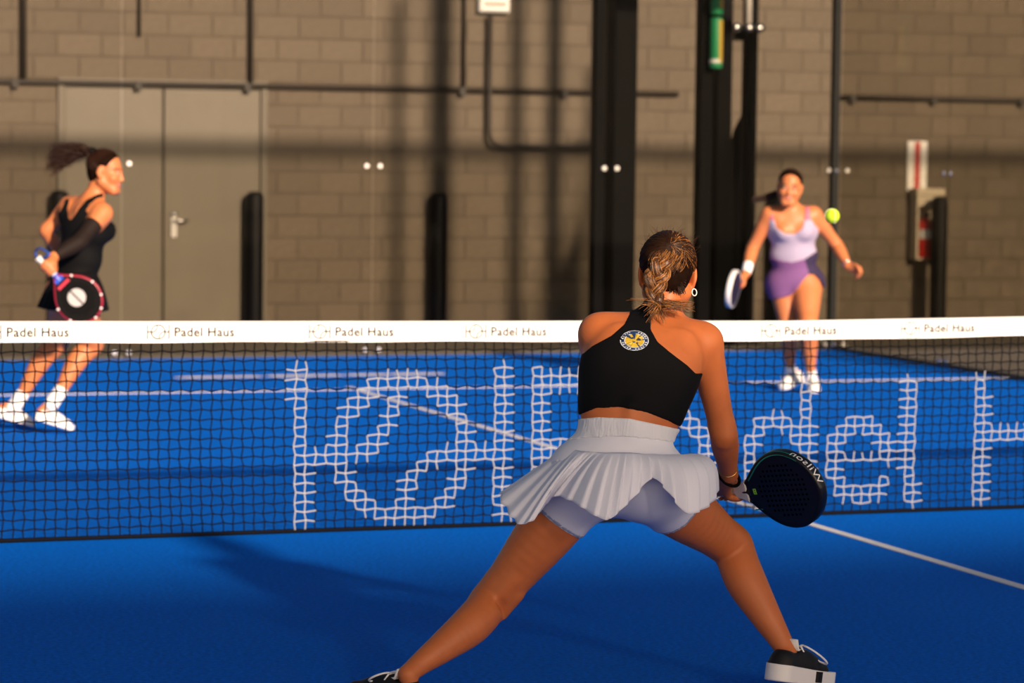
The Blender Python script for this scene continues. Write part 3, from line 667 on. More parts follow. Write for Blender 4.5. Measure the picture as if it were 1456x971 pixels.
def shoe(parent, heel, toe, up, matU, matS, laces=True, sock=None, ankle=None, mark=False):
    """shoe built in its own frame (x heel to toe), set where the foot stands"""
    ef = nrm(toe - heel); up = nrm(np.asarray(up, float) - ef * (np.asarray(up, float) @ ef)); es = np.cross(up, ef); Lf = np.linalg.norm(toe - heel)
    sc = Lf / 0.27
    M = Matrix([[ef[i], es[i], up[i], heel[i]] for i in range(3)] + [[0, 0, 0, 1]])
    U = Fld((-0.03, -0.08, -0.02), (0.31, 0.08, 0.16), 0.003)
    U.cone((0.037, 0, 0.035), (0.042, 0, 0.056), 0.033, 0.031, 0.012); U.cone((0.038, 0, 0.04), (0.13, 0, 0.042), 0.033, 0.036, 0.015)
    U.cone((0.13, 0, 0.042), (0.215, 0.004, 0.030), 0.036, 0.034, 0.015); U.cone((0.090, 0, 0.066), (0.16, 0.0, 0.052), 0.028, 0.025, 0.025)
    X = U.lo[2] + U.h * np.arange(U.n[2]); U.A = np.maximum(U.A, (0.022 - X)[None, None, :].astype(np.float32))
    U.cone((0.045, 0, 0.110), (0.068, 0, 0.100), 0.03, 0.028, 0.008, cut=True)
    root = U.build('shoe', matU, parent); root.matrix_local = M @ Matrix.Scale(sc, 4)
    S = Fld((-0.03, -0.08, -0.01), (0.31, 0.08, 0.06), 0.003)
    gx = (S.lo[0] + S.h * np.arange(S.n[0]))[:, None, None]; gy = (S.lo[1] + S.h * np.arange(S.n[1]))[None, :, None]; gz = (S.lo[2] + S.h * np.arange(S.n[2]))[None, None, :]
    t = np.clip((gx - 0.036) / 0.19, 0, 1); w = 0.0385 + 0.0105 * np.sin(t * 2.4) 
    pl = np.hypot(gx - (0.036 + 0.19 * t), gy - 0.004 * t) - w
    top = 0.034 + 0.010 * (1 - t) + 0.004 * t ** 4; S.A = np.maximum(np.maximum(pl, gz - top), -gz).astype(np.float32)
    S.build('sole', matS, root)
    if laces:
        q = MB()
        for i in range(5):
            a = 0.095 + 0.022 * i; z = 0.096 - 0.0068 * i * 1.25
            q.tube([(a, -0.026, z - 0.014), (a + 0.004, -0.012, z - 0.001), (a + 0.010, 0.012, z - 0.002), (a + 0.014, 0.026, z - 0.017)], 0.0027, 6)
        q.tube([(0.10 + 0.04 * (1 - math.cos(a)) * 0.9, -0.02 - 0.026 * math.sin(a) - 0.012 * (1 - math.cos(a)), 0.098 - 0.02 * (1 - math.cos(a)) - 0.004 * math.sin(a)) for a in np.linspace(0, 2 * math.pi, 19)], 0.0027, 6)
        q.tube([(0.10 + 0.025 * (1 - math.cos(a)), 0.012 + 0.02 * math.sin(a) + 0.012 * (1 - math.cos(a)), 0.098 - 0.012 * (1 - math.cos(a)) + 0.006 * math.sin(a)) for a in np.linspace(0, 2 * math.pi, 17)], 0.0027, 6)
        q.build('laces', MATS['white_sock'], root, True)
        q = MB(); V = [(0.082, -0.020, 0.088), (0.082, 0.020, 0.088), (0.074, 0.018, 0.112), (0.074, -0.018, 0.112), (0.12, -0.02, 0.084), (0.12, 0.02, 0.084)]
        q.add(V, [(0, 1, 2, 3), (1, 0, 4, 5)]); o = q.build('tongue', matS, root, True); md = o.modifiers.new('s', 'SOLIDIFY'); md.thickness = 0.006
    if mark:
        for k in range(2):
            q = MB(); q.box(0.135 + k * 0.016, 0.145 + k * 0.016, -0.0505, -0.046, 0.008, 0.036); q.build('side_mark', matU, root)
    return root
def loft(cols, nsub, nt, pleats, amp, centre, bulge, outn=0.0):
    """skirt surface: closed ring of control columns (top, hem); bulge = outward and upward swell per column"""
    T = np.array([c[0] for c in cols]); Hm = np.array([c[1] for c in cols]); B = np.array(bulge); n = len(cols)
    def cr(P, t):
        i = int(math.floor(t)); f = t - i; a, b, c, d = (P[(i + k) % n] for k in (-1, 0, 1, 2))
        return 0.5 * ((2 * b) + (-a + c) * f + (2 * a - 5 * b + 4 * c - d) * f * f + (-a + 3 * b - 3 * c + d) * f ** 3)
    N = n * nsub; V = []
    for j in range(nt + 1):
        t = j / nt
        for i in range(N):
            s = i / nsub; a, b, bl = cr(T, s), cr(Hm, s), cr(B, s)
            o = nrm((a + b) / 2 - centre); o[2] = 0
            p = a + (b - a) * t + (o * bl + np.array([0, 0, bl * 0.8])) * math.sin(math.pi * t ** 0.8)
            ph = (s / n * pleats) % 1.0; saw = (ph / 0.8 if ph < 0.8 else (1 - ph) / 0.2) - 0.5
            V.append(p + o * amp * min(1, t * 1.6) * saw)
    Fc = [(j * N + i, j * N + (i + 1) % N, (j + 1) * N + (i + 1) % N, (j + 1) * N + i) for j in range(nt) for i in range(N)]
    return np.array(V), np.array(Fc)

def comb(hair, hc, fr, anchor, m, n=700):
    r, f, u = fr; ac = hc - f * 0.014 + u * 0.037; ea = anchor - ac; en0 = nrm(np.array([ea @ r / 0.081, ea @ f / 0.1, ea @ u / 0.088])); paths = []
    for _ in range(n):
        a = rng.uniform(-math.pi, math.pi); st = nrm(np.array([math.sin(a), 0.62 * max(math.cos(a), 0) + rng.uniform(-0.5, 0.05), math.cos(a) * 0.75 + 0.2]))
        if st[2] < -0.75: continue
        lift = rng.uniform(1.0, 1.045); en = nrm(en0 + rng.normal(0, 0.05, 3)); pts = []
        for t in np.linspace(0, 1, 8):
            d = nrm(st * (1 - t) + en * t + 1e-6); pts.append(ac + lift * (r * d[0] * 0.081 + f * d[1] * 0.100 + u * d[2] * 0.088))
        paths.append(pts)
    V, F = strands(paths, 0.0014); mesh_obj('combed_hair', V, F, m, hair, True)
# ------------------------------------------------------------------ rackets
def racket(label, throat, tip, facing, cols, text=False, scale=1.0, marks=None):
    """throat: where the head starts, tip: far end, facing: direction the visible face looks; local x along, y across, z out of the face"""
    ax = nrm(tip - throat); n = nrm(np.asarray(facing) - ax * (np.asarray(facing) @ ax)); s = np.cross(n, ax)
    e = bpy.data.objects.new('padel_racket', None); COL.objects.link(e); tag(e, label, 'racket')
    O = to_world(throat); Rw = np.array([[cyw, syw, 0], [-syw, cyw, 0], [0, 0, 1]])
    B = Rw @ np.stack([ax, s, n], 1)
    e.matrix_world = Matrix([[B[i][0], B[i][1], B[i][2], O[i]] for i in range(3)] + [[0, 0, 0, 1]])
    Lh = 0.315; pts = []
    key = [(0.0, 0.022), (0.02, 0.036), (0.05, 0.068), (0.09, 0.102), (0.13, 0.122), (0.17, 0.130), (0.21, 0.126), (0.25, 0.108), (0.28, 0.084), (0.30, 0.055), (0.311, 0.028), (0.315, 0.0)]
    xs = np.array([a for a, b in key]); ws = np.array([b for a, b in key])
    tt = np.linspace(0, math.pi / 2, 40); X = Lh * np.sin(tt); Wd = np.interp(X, xs, ws)
    for _ in range(2): Wd[1:-1] = 0.25 * Wd[:-2] + 0.5 * Wd[1:-1] + 0.25 * Wd[2:]
    out = [(x, w) for x, w in zip(X, Wd)] + [(x, -w) for x, w in list(zip(X, Wd))[-2::-1]]
    out = np.array(out); N = len(out); cen = np.array([0.16, 0])
    th = 0.018
    def ring(inset, z):
        T = np.roll(out, -1, 0) - np.roll(out, 1, 0); T /= np.linalg.norm(T, axis=1, keepdims=True); Nn = np.stack([T[:, 1], -T[:, 0]], 1)
        Nn *= np.sign(((out - cen) * Nn).sum(1))[:, None]
        return [(p[0] - nn[0] * inset, p[1] - nn[1] * inset, z) for p, nn in zip(out, Nn)]
    fr = MB(); R = [ring(0.009, -th), ring(0.003, -th), ring(0.0, -th * 0.6), ring(0.0, th * 0.6), ring(0.003, th), ring(0.009, th)]
    V = [v for r in R for v in r]; fr.add(V, [(j * N + i, j * N + (i + 1) % N, (j + 1) * N + (i + 1) % N, (j + 1) * N + i) for j in range(5) for i in range(N)])
    frame = fr.build('frame', cols['frame'], e, True)
    for z in (th - 0.002, -th + 0.002):
        q = MB(); q.add(ring(0.008, z), [tuple(range(N)) if z > 0 else tuple(range(N))[::-1]]); q.build('face', cols['face'], e)
    hl = MB(); zz = th - 0.0015; n6 = 8
    for i in range(13):
        for j in range(13):
            x = 0.075 + i * 0.0165; y = (j - 6) * 0.0165
            if math.hypot((x - 0.168) / 0.098, y / 0.092) < 1:
                for zs in (1, -1): hl.add([(x + 0.0042 * math.cos(2 * math.pi * k / n6), y + 0.0042 * math.sin(2 * math.pi * k / n6), zs * zz) for k in range(n6)], [tuple(range(n6)) if zs > 0 else tuple(range(n6))[::-1]])
    hl.build('holes', cols['hole'], e)['kind'] = 'stuff'
    q = MB(); q.tube([(0.03, 0, 0), (0.005, 0, 0), (-0.012, 0, 0)], [0.021, 0.021, 0.018], 8); q.build('throat', cols['throat'], e)
    q = MB(); q.tube([(-0.002, 0, 0), (-0.012, 0, 0), (-0.125, 0, 0), (-0.13, 0, 0), (-0.145, 0, 0)], [0.0185, 0.0165, 0.0165, 0.02, 0.02], 12); q.build('grip', cols['grip'], e, True)
    if text:
        q = MB(); R4 = []
        for x, hw_, hz_ in ((-0.034, 0.0185, 0.0185), (-0.005, 0.026, 0.0195), (0.016, 0.0385, 0.0198), (0.019, 0.0385, 0.017)): R4 += [(x, -hw_, -hz_ * 0.8), (x, -hw_ * 0.8, -hz_), (x, hw_ * 0.8, -hz_), (x, hw_, -hz_ * 0.8), (x, hw_, hz_ * 0.8), (x, hw_ * 0.8, hz_), (x, -hw_ * 0.8, hz_), (x, -hw_, hz_ * 0.8)]
        q.add(R4, [(8 * i + k, 8 * i + (k + 1) % 8, 8 * i + 8 + (k + 1) % 8, 8 * i + 8 + k) for i in range(3) for k in range(8)] + [tuple(range(8))[::-1], tuple(range(24, 32))]); q.build('collar', cols['grip'], e)
        TV, TF = text_mesh('Wilson', 0.040, 3, 1.05)
        cum = np.concatenate([[0], np.cumsum(np.linalg.norm(np.diff(out, axis=0), axis=1))])
        half = cum[len(cum) // 2]; x0 = half - 0.012
        def rim(a):
            i = np.clip(np.searchsorted(cum, a) - 1, 0, N - 2); f = (a - cum[i]) / (cum[i + 1] - cum[i]); p = out[i] + (out[i + 1] - out[i]) * f; T = nrm(out[i + 1] - out[i]); nn = np.array([T[1], -T[0]]); nn *= np.sign((p - cen) @ nn); return p + nn * 0.0006
        V = []
        for v in TV:
            p = rim(x0 - v[0] * 1.15); V.append((p[0], p[1], 0.0145 - v[1] * 0.85))
        q = MB(); q.add(V, TF); q.build('lettering', M_WHITE, frame)['kind'] = 'stuff'
        q = MB(); a = np.linspace(0.03, half * 0.72, 22); V = []      # teal stripe along the shoulder
        for i, t in enumerate(a):
            p = rim(t); w = 0.011 * (1 - 0.65 * i / 21)
            d = nrm(cen - p); V += [(p[0], p[1], th * 0.62), (p[0] + d[0] * (0.004 + 1.2 * w), p[1] + d[1] * (0.004 + 1.2 * w), th + 0.0006)]
        q.add(V, [(2 * i, 2 * i + 2, 2 * i + 3, 2 * i + 1) for i in range(21)]); q.build('teal_stripe', mat('teal_print', (0.0, 0.36, 0.31), 0.4), e)
        q = MB(); 
        for (x0_, x1_, y0_, y1_) in ((0.043, 0.047, -0.007, 0.008), (0.051, 0.055, -0.007, 0.008), (0.043, 0.055, -0.009, -0.006), (0.043, 0.055, -0.001, 0.002), (0.043, 0.055, 0.007, 0.010)): q.box(x0_, x1_, y0_ , y1_, th - 0.002, th - 0.0012)
        q.build('lime_emblem', mat('lime_print', (0.3, 0.75, 0.05), 0.5), e)
        q = MB(); q.box(0.03, 0.06, -0.062, -0.058, th - 0.002, th - 0.0012); q.build('teal_mark', MATS['teal_print'], e)
    if marks == 'ball':
        q = MB(); q.add([(0.16 + 0.05 * math.cos(a), 0.05 * math.sin(a), th - 0.001) for a in np.linspace(0, 2 * math.pi, 28, endpoint=False)], [tuple(range(28))]); b = q.build('ball_emblem', mat('grey_print', (0.45, 0.43, 0.42), 0.6), e)
        q = MB(); q.box(0.108, 0.212, -0.004, 0.004, th - 0.0008, th - 0.0002); q.build('emblem_bar', M_BLACK, b)
        q = MB(); q.box(0.05, 0.068, -0.04, 0.04, th - 0.001, th + 0.001); q.build('red_bar', mat('racket_red', (0.5, 0.02, 0.05), 0.5), e)
        q = MB(); q.box(0.012, 0.036, -0.026, 0.026, th - 0.001, th + 0.001); q.build('blue_bar', mat('racket_blue', (0.01, 0.07, 0.5), 0.5), e)
        for i in range(4, N - 4, 9):
            p = out[i]; d = nrm(cen - p); q = MB(); q.tube([(p[0] + d[0] * 0.004, p[1] + d[1] * 0.004, th - 0.002), (p[0] + d[0] * 0.004, p[1] + d[1] * 0.004, th + 0.0015)], 0.0065, 8); q.build('rivet_dot', M_WHITE, frame)
    return e

# ================================================================== PLAYER IN THE FOREGROUND
def near_player():
    O = J(860, 990, 8.42); O[2] = 0
    j = lambda x, y, D: J(x, y, D) - O
    E = person('player seen from behind in black racerback top and pale pleated skirt, lunging', O)
    px = lambda P: pixels(P + O)
    lo = np.array([-0.85, -0.55, -0.01]); hi = np.array([0.75, 0.75, 1.46])
    T = Fld(lo, hi, 0.005)
    pel = j(873, 672, 8.33); wa = j(896, 588, 8.37); ch = j(912, 520, 8.46); c7 = j(937, 452, 8.56)
    shL = j(851, 474, 8.52); shR = j(1000, 487, 8.54); s = nrm(shR - shL)
    hipL = j(828, 690, 8.34); hipR = j(927, 692, 8.34)
    T.cone(hipL + [0, 0, 0.03], hipR + [0, 0, 0.03], 0.098, 0.098, 0.05)
    T.cone(pel - s * 0.045, pel + s * 0.045, 0.105, 0.105, 0.05)
    T.cone(wa - s * 0.058, wa + s * 0.058, 0.088, 0.088, 0.05)
    m1 = (wa + ch) / 2
    T.cone(m1 - s * 0.066, m1 + s * 0.066, 0.093, 0.093, 0.06)
    T.cone(ch - s * 0.078, ch + s * 0.078, 0.098, 0.098, 0.06)
    uc = (shL + shR) / 2 * 0.75 + ch * 0.25 + [0, 0.01, 0]
    T.cone(uc - s * 0.092, uc + s * 0.092, 0.082, 0.082, 0.06)
    T.cone(pel, wa, 0.11, 0.095, 0.05); T.cone(wa, ch, 0.095, 0.105, 0.05); T.cone(ch, c7 + [0, 0.02, -0.03], 0.09, 0.06, 0.05)
    for sh in (shL, shR): T.cone(c7 + [0, 0.02, -0.035], sh + [0, 0.0, 0.0], 0.048, 0.044, 0.05)
    # shoulder blades and spine furrow
    bk = np.array([0, -1.0, 0])
    for sgn in (-1, 1):
        b = uc + s * sgn * 0.085 + bk * 0.066 + [0, 0, -0.02]; T.ell(b, (s, np.array([0, 1., 0]), np.array([0, 0, 1.])), [0.05, 0.022, 0.065], 0.04)
    for sgn in (-1, 1): T.ell(ch + s * sgn * 0.07 - bk * 0.1 + [0, 0, 0.03], np.eye(3), [0.055, 0.045, 0.055], 0.03)
    T.chain([wa + bk * 0.106 + [0, 0, -0.06], wa + bk * 0.103 + [0, 0, 0.03]], [0.012, 0.010], 0.03)
    hc = j(949, 390, 8.64); fr = head_frame(np.array([0.02, 0.95, -0.22]), np.array([0.03, 0.22, 0.95]))
    T.cone(c7 + [0, 0.02, -0.02], hc - fr[2] * 0.06 - fr[1] * 0.03, 0.053, 0.05, 0.035)
    torso = T.copy()
    # legs
    knL = j(702, 851, 8.38); anL = j(580, 959, 8.13); knR = j(1040, 776, 8.60); anR = j(1121, 932, 8.445)
    for sgn, hp in ((-1, hipL), (1, hipR)): T.ell(hp + [0.012 * -sgn, -0.055, 0.005], np.eye(3), [0.088, 0.085, 0.09], 0.05)
    add_leg(T, hipL, knL, anL, nrm(np.array([0.45, -0.75, -0.3])), 1.0, 0.095, True)
    add_leg(T, hipR, knR, anR, nrm(np.array([-0.55, -0.75, 0.0])), 1.05, 0.095, True)
    lower = T.copy()
    # feet inside the shoes
    heelR = j(1097, 971, 8.36); heelR[2] = 0.06; toeR = j(1176, 975, 8.60); toeR[2] = 0.002
    heelL = j(602, 990, 8.10); heelL[2] = 0.004; toeL = j(486, 988, 8.26); toeL[2] = 0.002
    for a, hl, to in ((anR, heelR, toeR), (anL, heelL, toeL)):
        d = nrm(to - hl); T.cone(a, hl + d * 0.04 + [0, 0, 0.06], 0.026, 0.020, 0.01); T.cone(hl + d * 0.05 + [0, 0, 0.055], hl + d * 0.19 + [0, 0, 0.038], 0.024, 0.02, 0.01)
    # arms
    elR = j(1029, 617, 8.62); wrR = j(1036, 674, 8.80)
    elL = j(846, 585, 8.70); wrL = j(905, 632, 8.90)
    add_arm(T, shR, elR, wrR, 1.04, 0.056); add_arm(T, shL, elL, wrL, 1.0, 0.056)
    T.cone(elR + [0.0, -0.018, -0.005], elR + [0.0, -0.008, -0.02], 0.024, 0.022, 0.02)
    add_head(T, hc, fr)
    # hands
    th = j(1061, 697, 8.91); tip = j(1163, 692, 8.70); ax = nrm(tip - th)
    gc = th - ax * 0.085
    add_grip_hand(T, wrR, gc, ax, np.array([-0.15, -0.75, 0.5]), 0.0165, flip=-1.0)
    add_hand(T, wrL, wrL - elL + np.array([0.05, 0.05, 0]), np.array([0.3, -0.4, 0.7]), np.array([-0.2, 0.3, 0.9]), 28)
    body = T.build('body', [SKIN1, M_LIP, M_EYE, M_EYEW, M_BROW], E, face_mi(hc, fr))
    # top: cut to the racerback outline
    PX = np.array([(893, 424), (897, 436), (895, 447), (888, 461), (870, 477), (842, 492), (829, 503), (790, 510), (790, 600), (821, 591), (848, 580), (882, 579), (919, 586), (947, 597), (964, 605), (1000, 625), (1010, 530), (989, 531), (978, 520), (953, 501), (935, 486), (925, 468), (926, 453), (932, 440), (938, 424)])
    def reg_top(P):
        x, y = px(P); return poly_sdf(PX, x, y) / 475.0
    tp = torso.shell(0.0045, reg_top); top = tp.build('racerback_top', M_BLKFAB, E); top['label'] = 'black cropped racerback top'
    # waistband and shorts
    WB = np.array([(780, 606), (822, 596), (850, 593), (895, 595), (928, 602), (965, 610), (1010, 620), (1010, 634), (967, 630), (930, 625), (887, 621), (840, 622), (806, 626), (780, 634)])
    def reg_wb(P): x, y = px(P); return poly_sdf(WB, x, y) / 475.0
    wbm = mat('ribbed_waistband', (0.74, 0.75, 0.80), 0.8, bump=0.5, bscale=90, stretch=(1.0, 1.0, 0.02), spec=0.2)
    torso.shell(0.009, reg_wb).build('waistband', wbm, E)
    YK = np.array([(780, 628), (806, 622), (840, 618), (887, 617), (930, 621), (967, 626), (1010, 630), (1015, 668), (967, 662), (887, 655), (800, 655), (770, 660)])
    def reg_yk(P): x, y = px(P); return poly_sdf(YK, x, y) / 475.0
    yoke = lower.shell(0.006, reg_yk).build('skirt_yoke', M_WFAB, E)
    aL, aR = nrm(knL - hipL), nrm(knR - hipR); mid = (hipL + hipR) / 2
    def reg_sh(P):
        dl = (P - hipL) @ aL - 0.125; dr = (P - hipR) @ aR - 0.115
        side = P[:, 0] < mid[0]
        x, y = px(P); return np.maximum(np.where(side, dl, dr), (640 - y) / 475.0)
    so = lower.shell(0.005, reg_sh).build('under_shorts', M_SHORT, E)
    def band(P):
        dl = (P - hipL) @ aL; dr = (P - hipR) @ aR; side = P[:, 0] < mid[0]
        d = np.where(side, np.abs(dl - 0.118), np.abs(dr - 0.108)) - 0.0045
        return d
    for sg in (0, 1): lower.shell(0.0065, lambda P: np.maximum(band(P), (P[:, 0] - mid[0]) * (1 if sg else -1))).build('shorts_hem', mat('blue_piping', (0.22, 0.27, 0.42), 0.7), so)
    # pleated skirt
    C = [((806, 636, 8.36), (711, 703, 8.30), .0), ((811, 638, 8.30), (722, 727, 8.20), .0), ((819, 640, 8.25), (738, 745, 8.14), .005), ((829, 642, 8.22), (757, 740, 8.12), .01), ((838, 642, 8.205), (769, 724, 8.19), .005),
         ((846, 643, 8.195), (790, 706, 8.19), .005), ((858, 644, 8.19), (815, 714, 8.11), .015), ((870, 644, 8.185), (842, 731, 8.05), .02), ((882, 644, 8.185), (864, 739, 8.04), .02), ((894, 644, 8.185), (883, 725, 8.06), .02),
         ((906, 645, 8.19), (905, 703, 8.11), .015), ((918, 646, 8.195), (928, 680, 8.13), .015), ((930, 646, 8.205), (950, 700, 8.10), .02), ((942, 647, 8.22), (974, 729, 8.08), .035), ((954, 647, 8.25), (996, 726, 8.12), .045), ((962, 648, 8.29), (1013, 713, 8.2), .045), ((967, 648, 8.35), (1019, 697, 8.32), .04),
         ((960, 648, 8.45), (1000, 705, 8.55), .02), ((925, 646, 8.51), (950, 712, 8.68), .01), ((880, 644, 8.52), (880, 715, 8.70), .01), ((835, 640, 8.49), (800, 715, 8.64), .01), ((812, 637, 8.42), (735, 708, 8.48), .0)]
    cols = [(j(*a), j(*b)) for a, b, c in C]
    V, Fc = loft(cols, 14, 26, 30, 0.013, pel, [c for _, _, c in C])
    sk_ = mesh_obj('pleated_skirt', V, Fc, M_WFAB, E, True); md = sk_.modifiers.new('s', 'SOLIDIFY'); md.thickness = 0.0015; md.offset = -1
    sk_['label'] = 'pale lilac pleated tennis skirt'
    # shoes
    shoe(E, heelR, toeR, (0, 0, 1), M_SHOEB, M_SHOEW, mark=True); shoe(E, heelL, toeL, (0, 0, 1), M_SHOEB, M_SHOEW, mark=True)
    # emblem on the back of the top
    def surf(fx, fy, off):                                 # walk along the view ray to the fabric
        A = tp.A
        for D in np.arange(8.25, 8.6, 0.002):
            P = j(fx, fy, D); i = np.round((P - tp.lo) / tp.h).astype(int)
            if A[tuple(i)] < 0: return P - np.array([0, off, -off * 0.3])
        return j(fx, fy, 8.45)
    ec = (902, 484.5)
    def disc(r0, r1, off, name, m, par, n=36, a0=0, a1=2 * math.pi, cx=0, cy=0):
        V = []; A = np.linspace(a0, a1, n + 1)
        for a in A:
            for r in (r0, r1): V.append(surf(ec[0] + cx + r * 20.5 * math.cos(a), ec[1] + cy - r * 14.3 * math.sin(a), off))
        q = MB(); q.add(V, [(2 * i, 2 * i + 1, 2 * i + 3, 2 * i + 2) for i in range(n)]); return q.build(name, m, par)
    em = disc(0.0, 1.0, 0.0025, 'round_emblem', mat('emblem_navy', (0.01, 0.035, 0.12), 0.6), top)
    disc(0.93, 1.0, 0.0032, 'emblem_rim', mat('emblem_white', (0.6, 0.65, 0.7), 0.6), em); disc(0.66, 0.72, 0.0034, 'emblem_inner_rim', MATS['emblem_white'], em); disc(0.0, 0.66, 0.0033, 'emblem_field', mat('emblem_yellow', (0.66, 0.44, 0.03), 0.6), em)
    q = MB()
    for k in range(26):
        a = 2 * math.pi * k / 26
        if k in (6, 13, 19, 0): continue
        V = [surf(ec[0] + r * 20.5 * math.cos(b), ec[1] - r * 14.3 * math.sin(b), 0.0036) for r, b in ((0.77, a - 0.07), (0.9, a - 0.07), (0.9, a + 0.07), (0.77, a + 0.07))]
        q.add(V, [(0, 1, 2, 3)])
    q.build('emblem_lettering', MATS['emblem_white'], em)['kind'] = 'stuff'
    for cx_, cy_, r in ((6, -1.2, 0.16), (-2.5, -3.5, 0.1), (-1.5, 2.5, 0.14), (-7.5, 4.5, 0.16), (4.5, 3.2, 0.08)): disc(0.0, r, 0.0037, 'emblem_spot', MATS['emblem_navy'], em, 12, cx=cx_, cy=cy_)
    # hair: cap, combed strands, braid
    r, f, u = fr; L = lambda x, y, z: hc + r * x + f * y + u * z
    Hf = Fld(hc - 0.17, hc + 0.17, 0.004)
    Hf.ell(L(0, -0.014, 0.037), fr, [0.083, 0.102, 0.090], 0.02); Hf.ell(L(0, -0.055, -0.02), fr, [0.062, 0.05, 0.06], 0.03)
    P = Hf.lo + np.stack(np.meshgrid(*[np.arange(n) for n in Hf.n], indexing='ij'), -1) * Hf.h
    q = P - hc; qx, qy, qz = q @ r, q @ f, q @ u
    face = np.maximum(qy - (0.045 + 0.35 * np.maximum(qz - 0.03, 0)), qz - 0.085)
    ear = 0.033 - np.sqrt((qy - 0.004) ** 2 + ((qz + 0.004) * 0.85) ** 2) + np.where(np.abs(qx) > 0.05, 0, -1)
    Hf.A = np.maximum(np.maximum(np.maximum(Hf.A, np.minimum(-0 + face, 1) * 0 + np.where(qz > 0.085, -1, qy - 0.06)), ear), -0.068 - qz + 0.25 * np.abs(qx)).astype(np.float32)
    hair = Hf.build('hair', M_HAIRD, E)
    anchor = L(0.008, -0.085, 0.066); ac = L(0, -0.014, 0.037)
    paths = [[], []]
    for _ in range(1500):
        a = rng.uniform(0, 2 * math.pi); rr = rng.uniform(0.35, 1.0) ** 0.7
        st = np.array([math.sin(a) * 1.0, 0.45 * math.cos(a) + 0.1, 0.0]); 
        st = nrm(np.array([math.sin(a) * 0.95, rng.uniform(-0.5, 0.45), math.cos(a) * 0.9]))
        if st[2] < -0.35 and st[1] > -0.2: continue
        en = nrm(np.array([0.08, -0.86, 0.32]) + rng.normal(0, 0.03, 3)); pts = []; lift = rng.uniform(1.005, 1.05)
        for t in np.linspace(0, 1, 9):
            d = nrm(st * (1 - t) + en * t); pts.append(ac + lift * (r * d[0] * 0.083 + f * d[1] * 0.102 + u * d[2] * 0.090) + rng.normal(0, 0.0006, 3))
        paths[1 if rng.random() < 0.22 and st[0] > 0.1 else 0].append(pts)
    for _ in range(500):                                   # nape hairs swept up
        st = L(rng.uniform(-0.055, 0.055), -0.075 + rng.normal(0, 0.004), rng.uniform(-0.075, -0.03)); mid_ = L(rng.uniform(-0.04, 0.04), -0.108, 0.0); en = anchor + rng.normal(0, 0.006, 3)
        paths[0].append([(1 - t) ** 2 * st + 2 * t * (1 - t) * mid_ + t * t * en for t in np.linspace(0, 1, 8)])
    Vh, Fh = strands(paths[0], 0.0011); mesh_obj('combed_hair', Vh, Fh, mat('hair_dark_strand', (0.028, 0.011, 0.0045), 0.5, spec=0.25), hair, True)
    Vh, Fh = strands(paths[1], 0.0010); mesh_obj('highlight_hair', Vh, Fh, M_HAIRG, hair, True)
    # braid centre line in pixels
    bp = [j(942, 372, 8.515), j(936, 388, 8.50), j(931, 404, 8.495), j(930, 420, 8.49), j(936, 434, 8.475)]
    def cl(t):
        x = t * (len(bp) - 1); i = min(int(x), len(bp) - 2); a, b, c, d = (bp[min(max(i + k, 0), len(bp) - 1)] for k in (-1, 0, 1, 2)); q = x - i
        return 0.5 * ((2 * b) + (-a + c) * q + (2 * a - 5 * b + 4 * c - d) * q * q + (-a + 3 * b - 3 * c + d) * q ** 3)
    core = MB(); gold, brn = [], []
    for k in range(3):
        ph = 2 * math.pi * k / 3; pts = []; rad = []
        for t in np.linspace(0, 1, 48):
            w = 2 * math.pi * 1.15 * t + ph; tg = nrm(cl(min(t + 0.01, 1)) - cl(max(t - 0.01, 0))); lat = nrm(np.cross(tg, [0, 1, 0])); dep = np.cross(lat, tg)
            wd = 0.020 * (0.55 + 0.45 * math.sin(math.pi * min(t * 1.3 + 0.12, 1))) + 0.002
            pts.append(cl(t) + lat * wd * math.sin(w) + dep * 0.010 * math.sin(2 * w)); rad.append(0.0155 * (0.75 + 0.35 * math.sin(math.pi * t)))
        core.tube(pts, rad, 10)
        pts = np.array(pts)
        T_ = np.gradient(pts, axis=0); T_ /= np.linalg.norm(T_, axis=1, keepdims=True)
        e1 = np.cross(T_, [0, 1, 0]); e1 /= np.linalg.norm(e1, axis=1, keepdims=True); e2 = np.cross(T_, e1)
        for _ in range(170):
            a = rng.uniform(0, 2 * math.pi); tw = rng.uniform(-0.5, 0.5); R_ = rng.uniform(0.93, 1.12)
            an = a + tw * np.linspace(0, 1, 48)
            pp = pts + (np.array(rad) * R_)[:, None] * (np.cos(an)[:, None] * e1 + np.sin(an)[:, None] * e2)
            i0 = rng.integers(0, 14); i1 = rng.integers(34, 48)
            (gold if rng.random() < 0.42 else brn).append(pp[i0:i1:2])
    br = core.build('braid', M_HAIRB, hair, True)
    end = bp[-1]
    for _ in range(230):                                   # loose ends fanning out below the tie
        q0 = rng.random()
        if q0 < 0.6: tgt = j(rng.uniform(955, 990), rng.uniform(428, 446), 8.46)
        elif q0 < 0.93: tgt = j(rng.uniform(915, 950), rng.uniform(440, 462), 8.44)
        else: tgt = j(rng.uniform(888, 915), rng.uniform(418, 440), 8.46)
        st = end + rng.normal(0, 0.008, 3); m_ = (st + tgt) / 2 + np.array([0, -0.01, 0.012]) + rng.normal(0, 0.006, 3)
        (gold if rng.random() < 0.6 else brn).append([(1 - t) ** 2 * st + 2 * t * (1 - t) * m_ + t * t * tgt for t in np.linspace(0, 1, 9)])
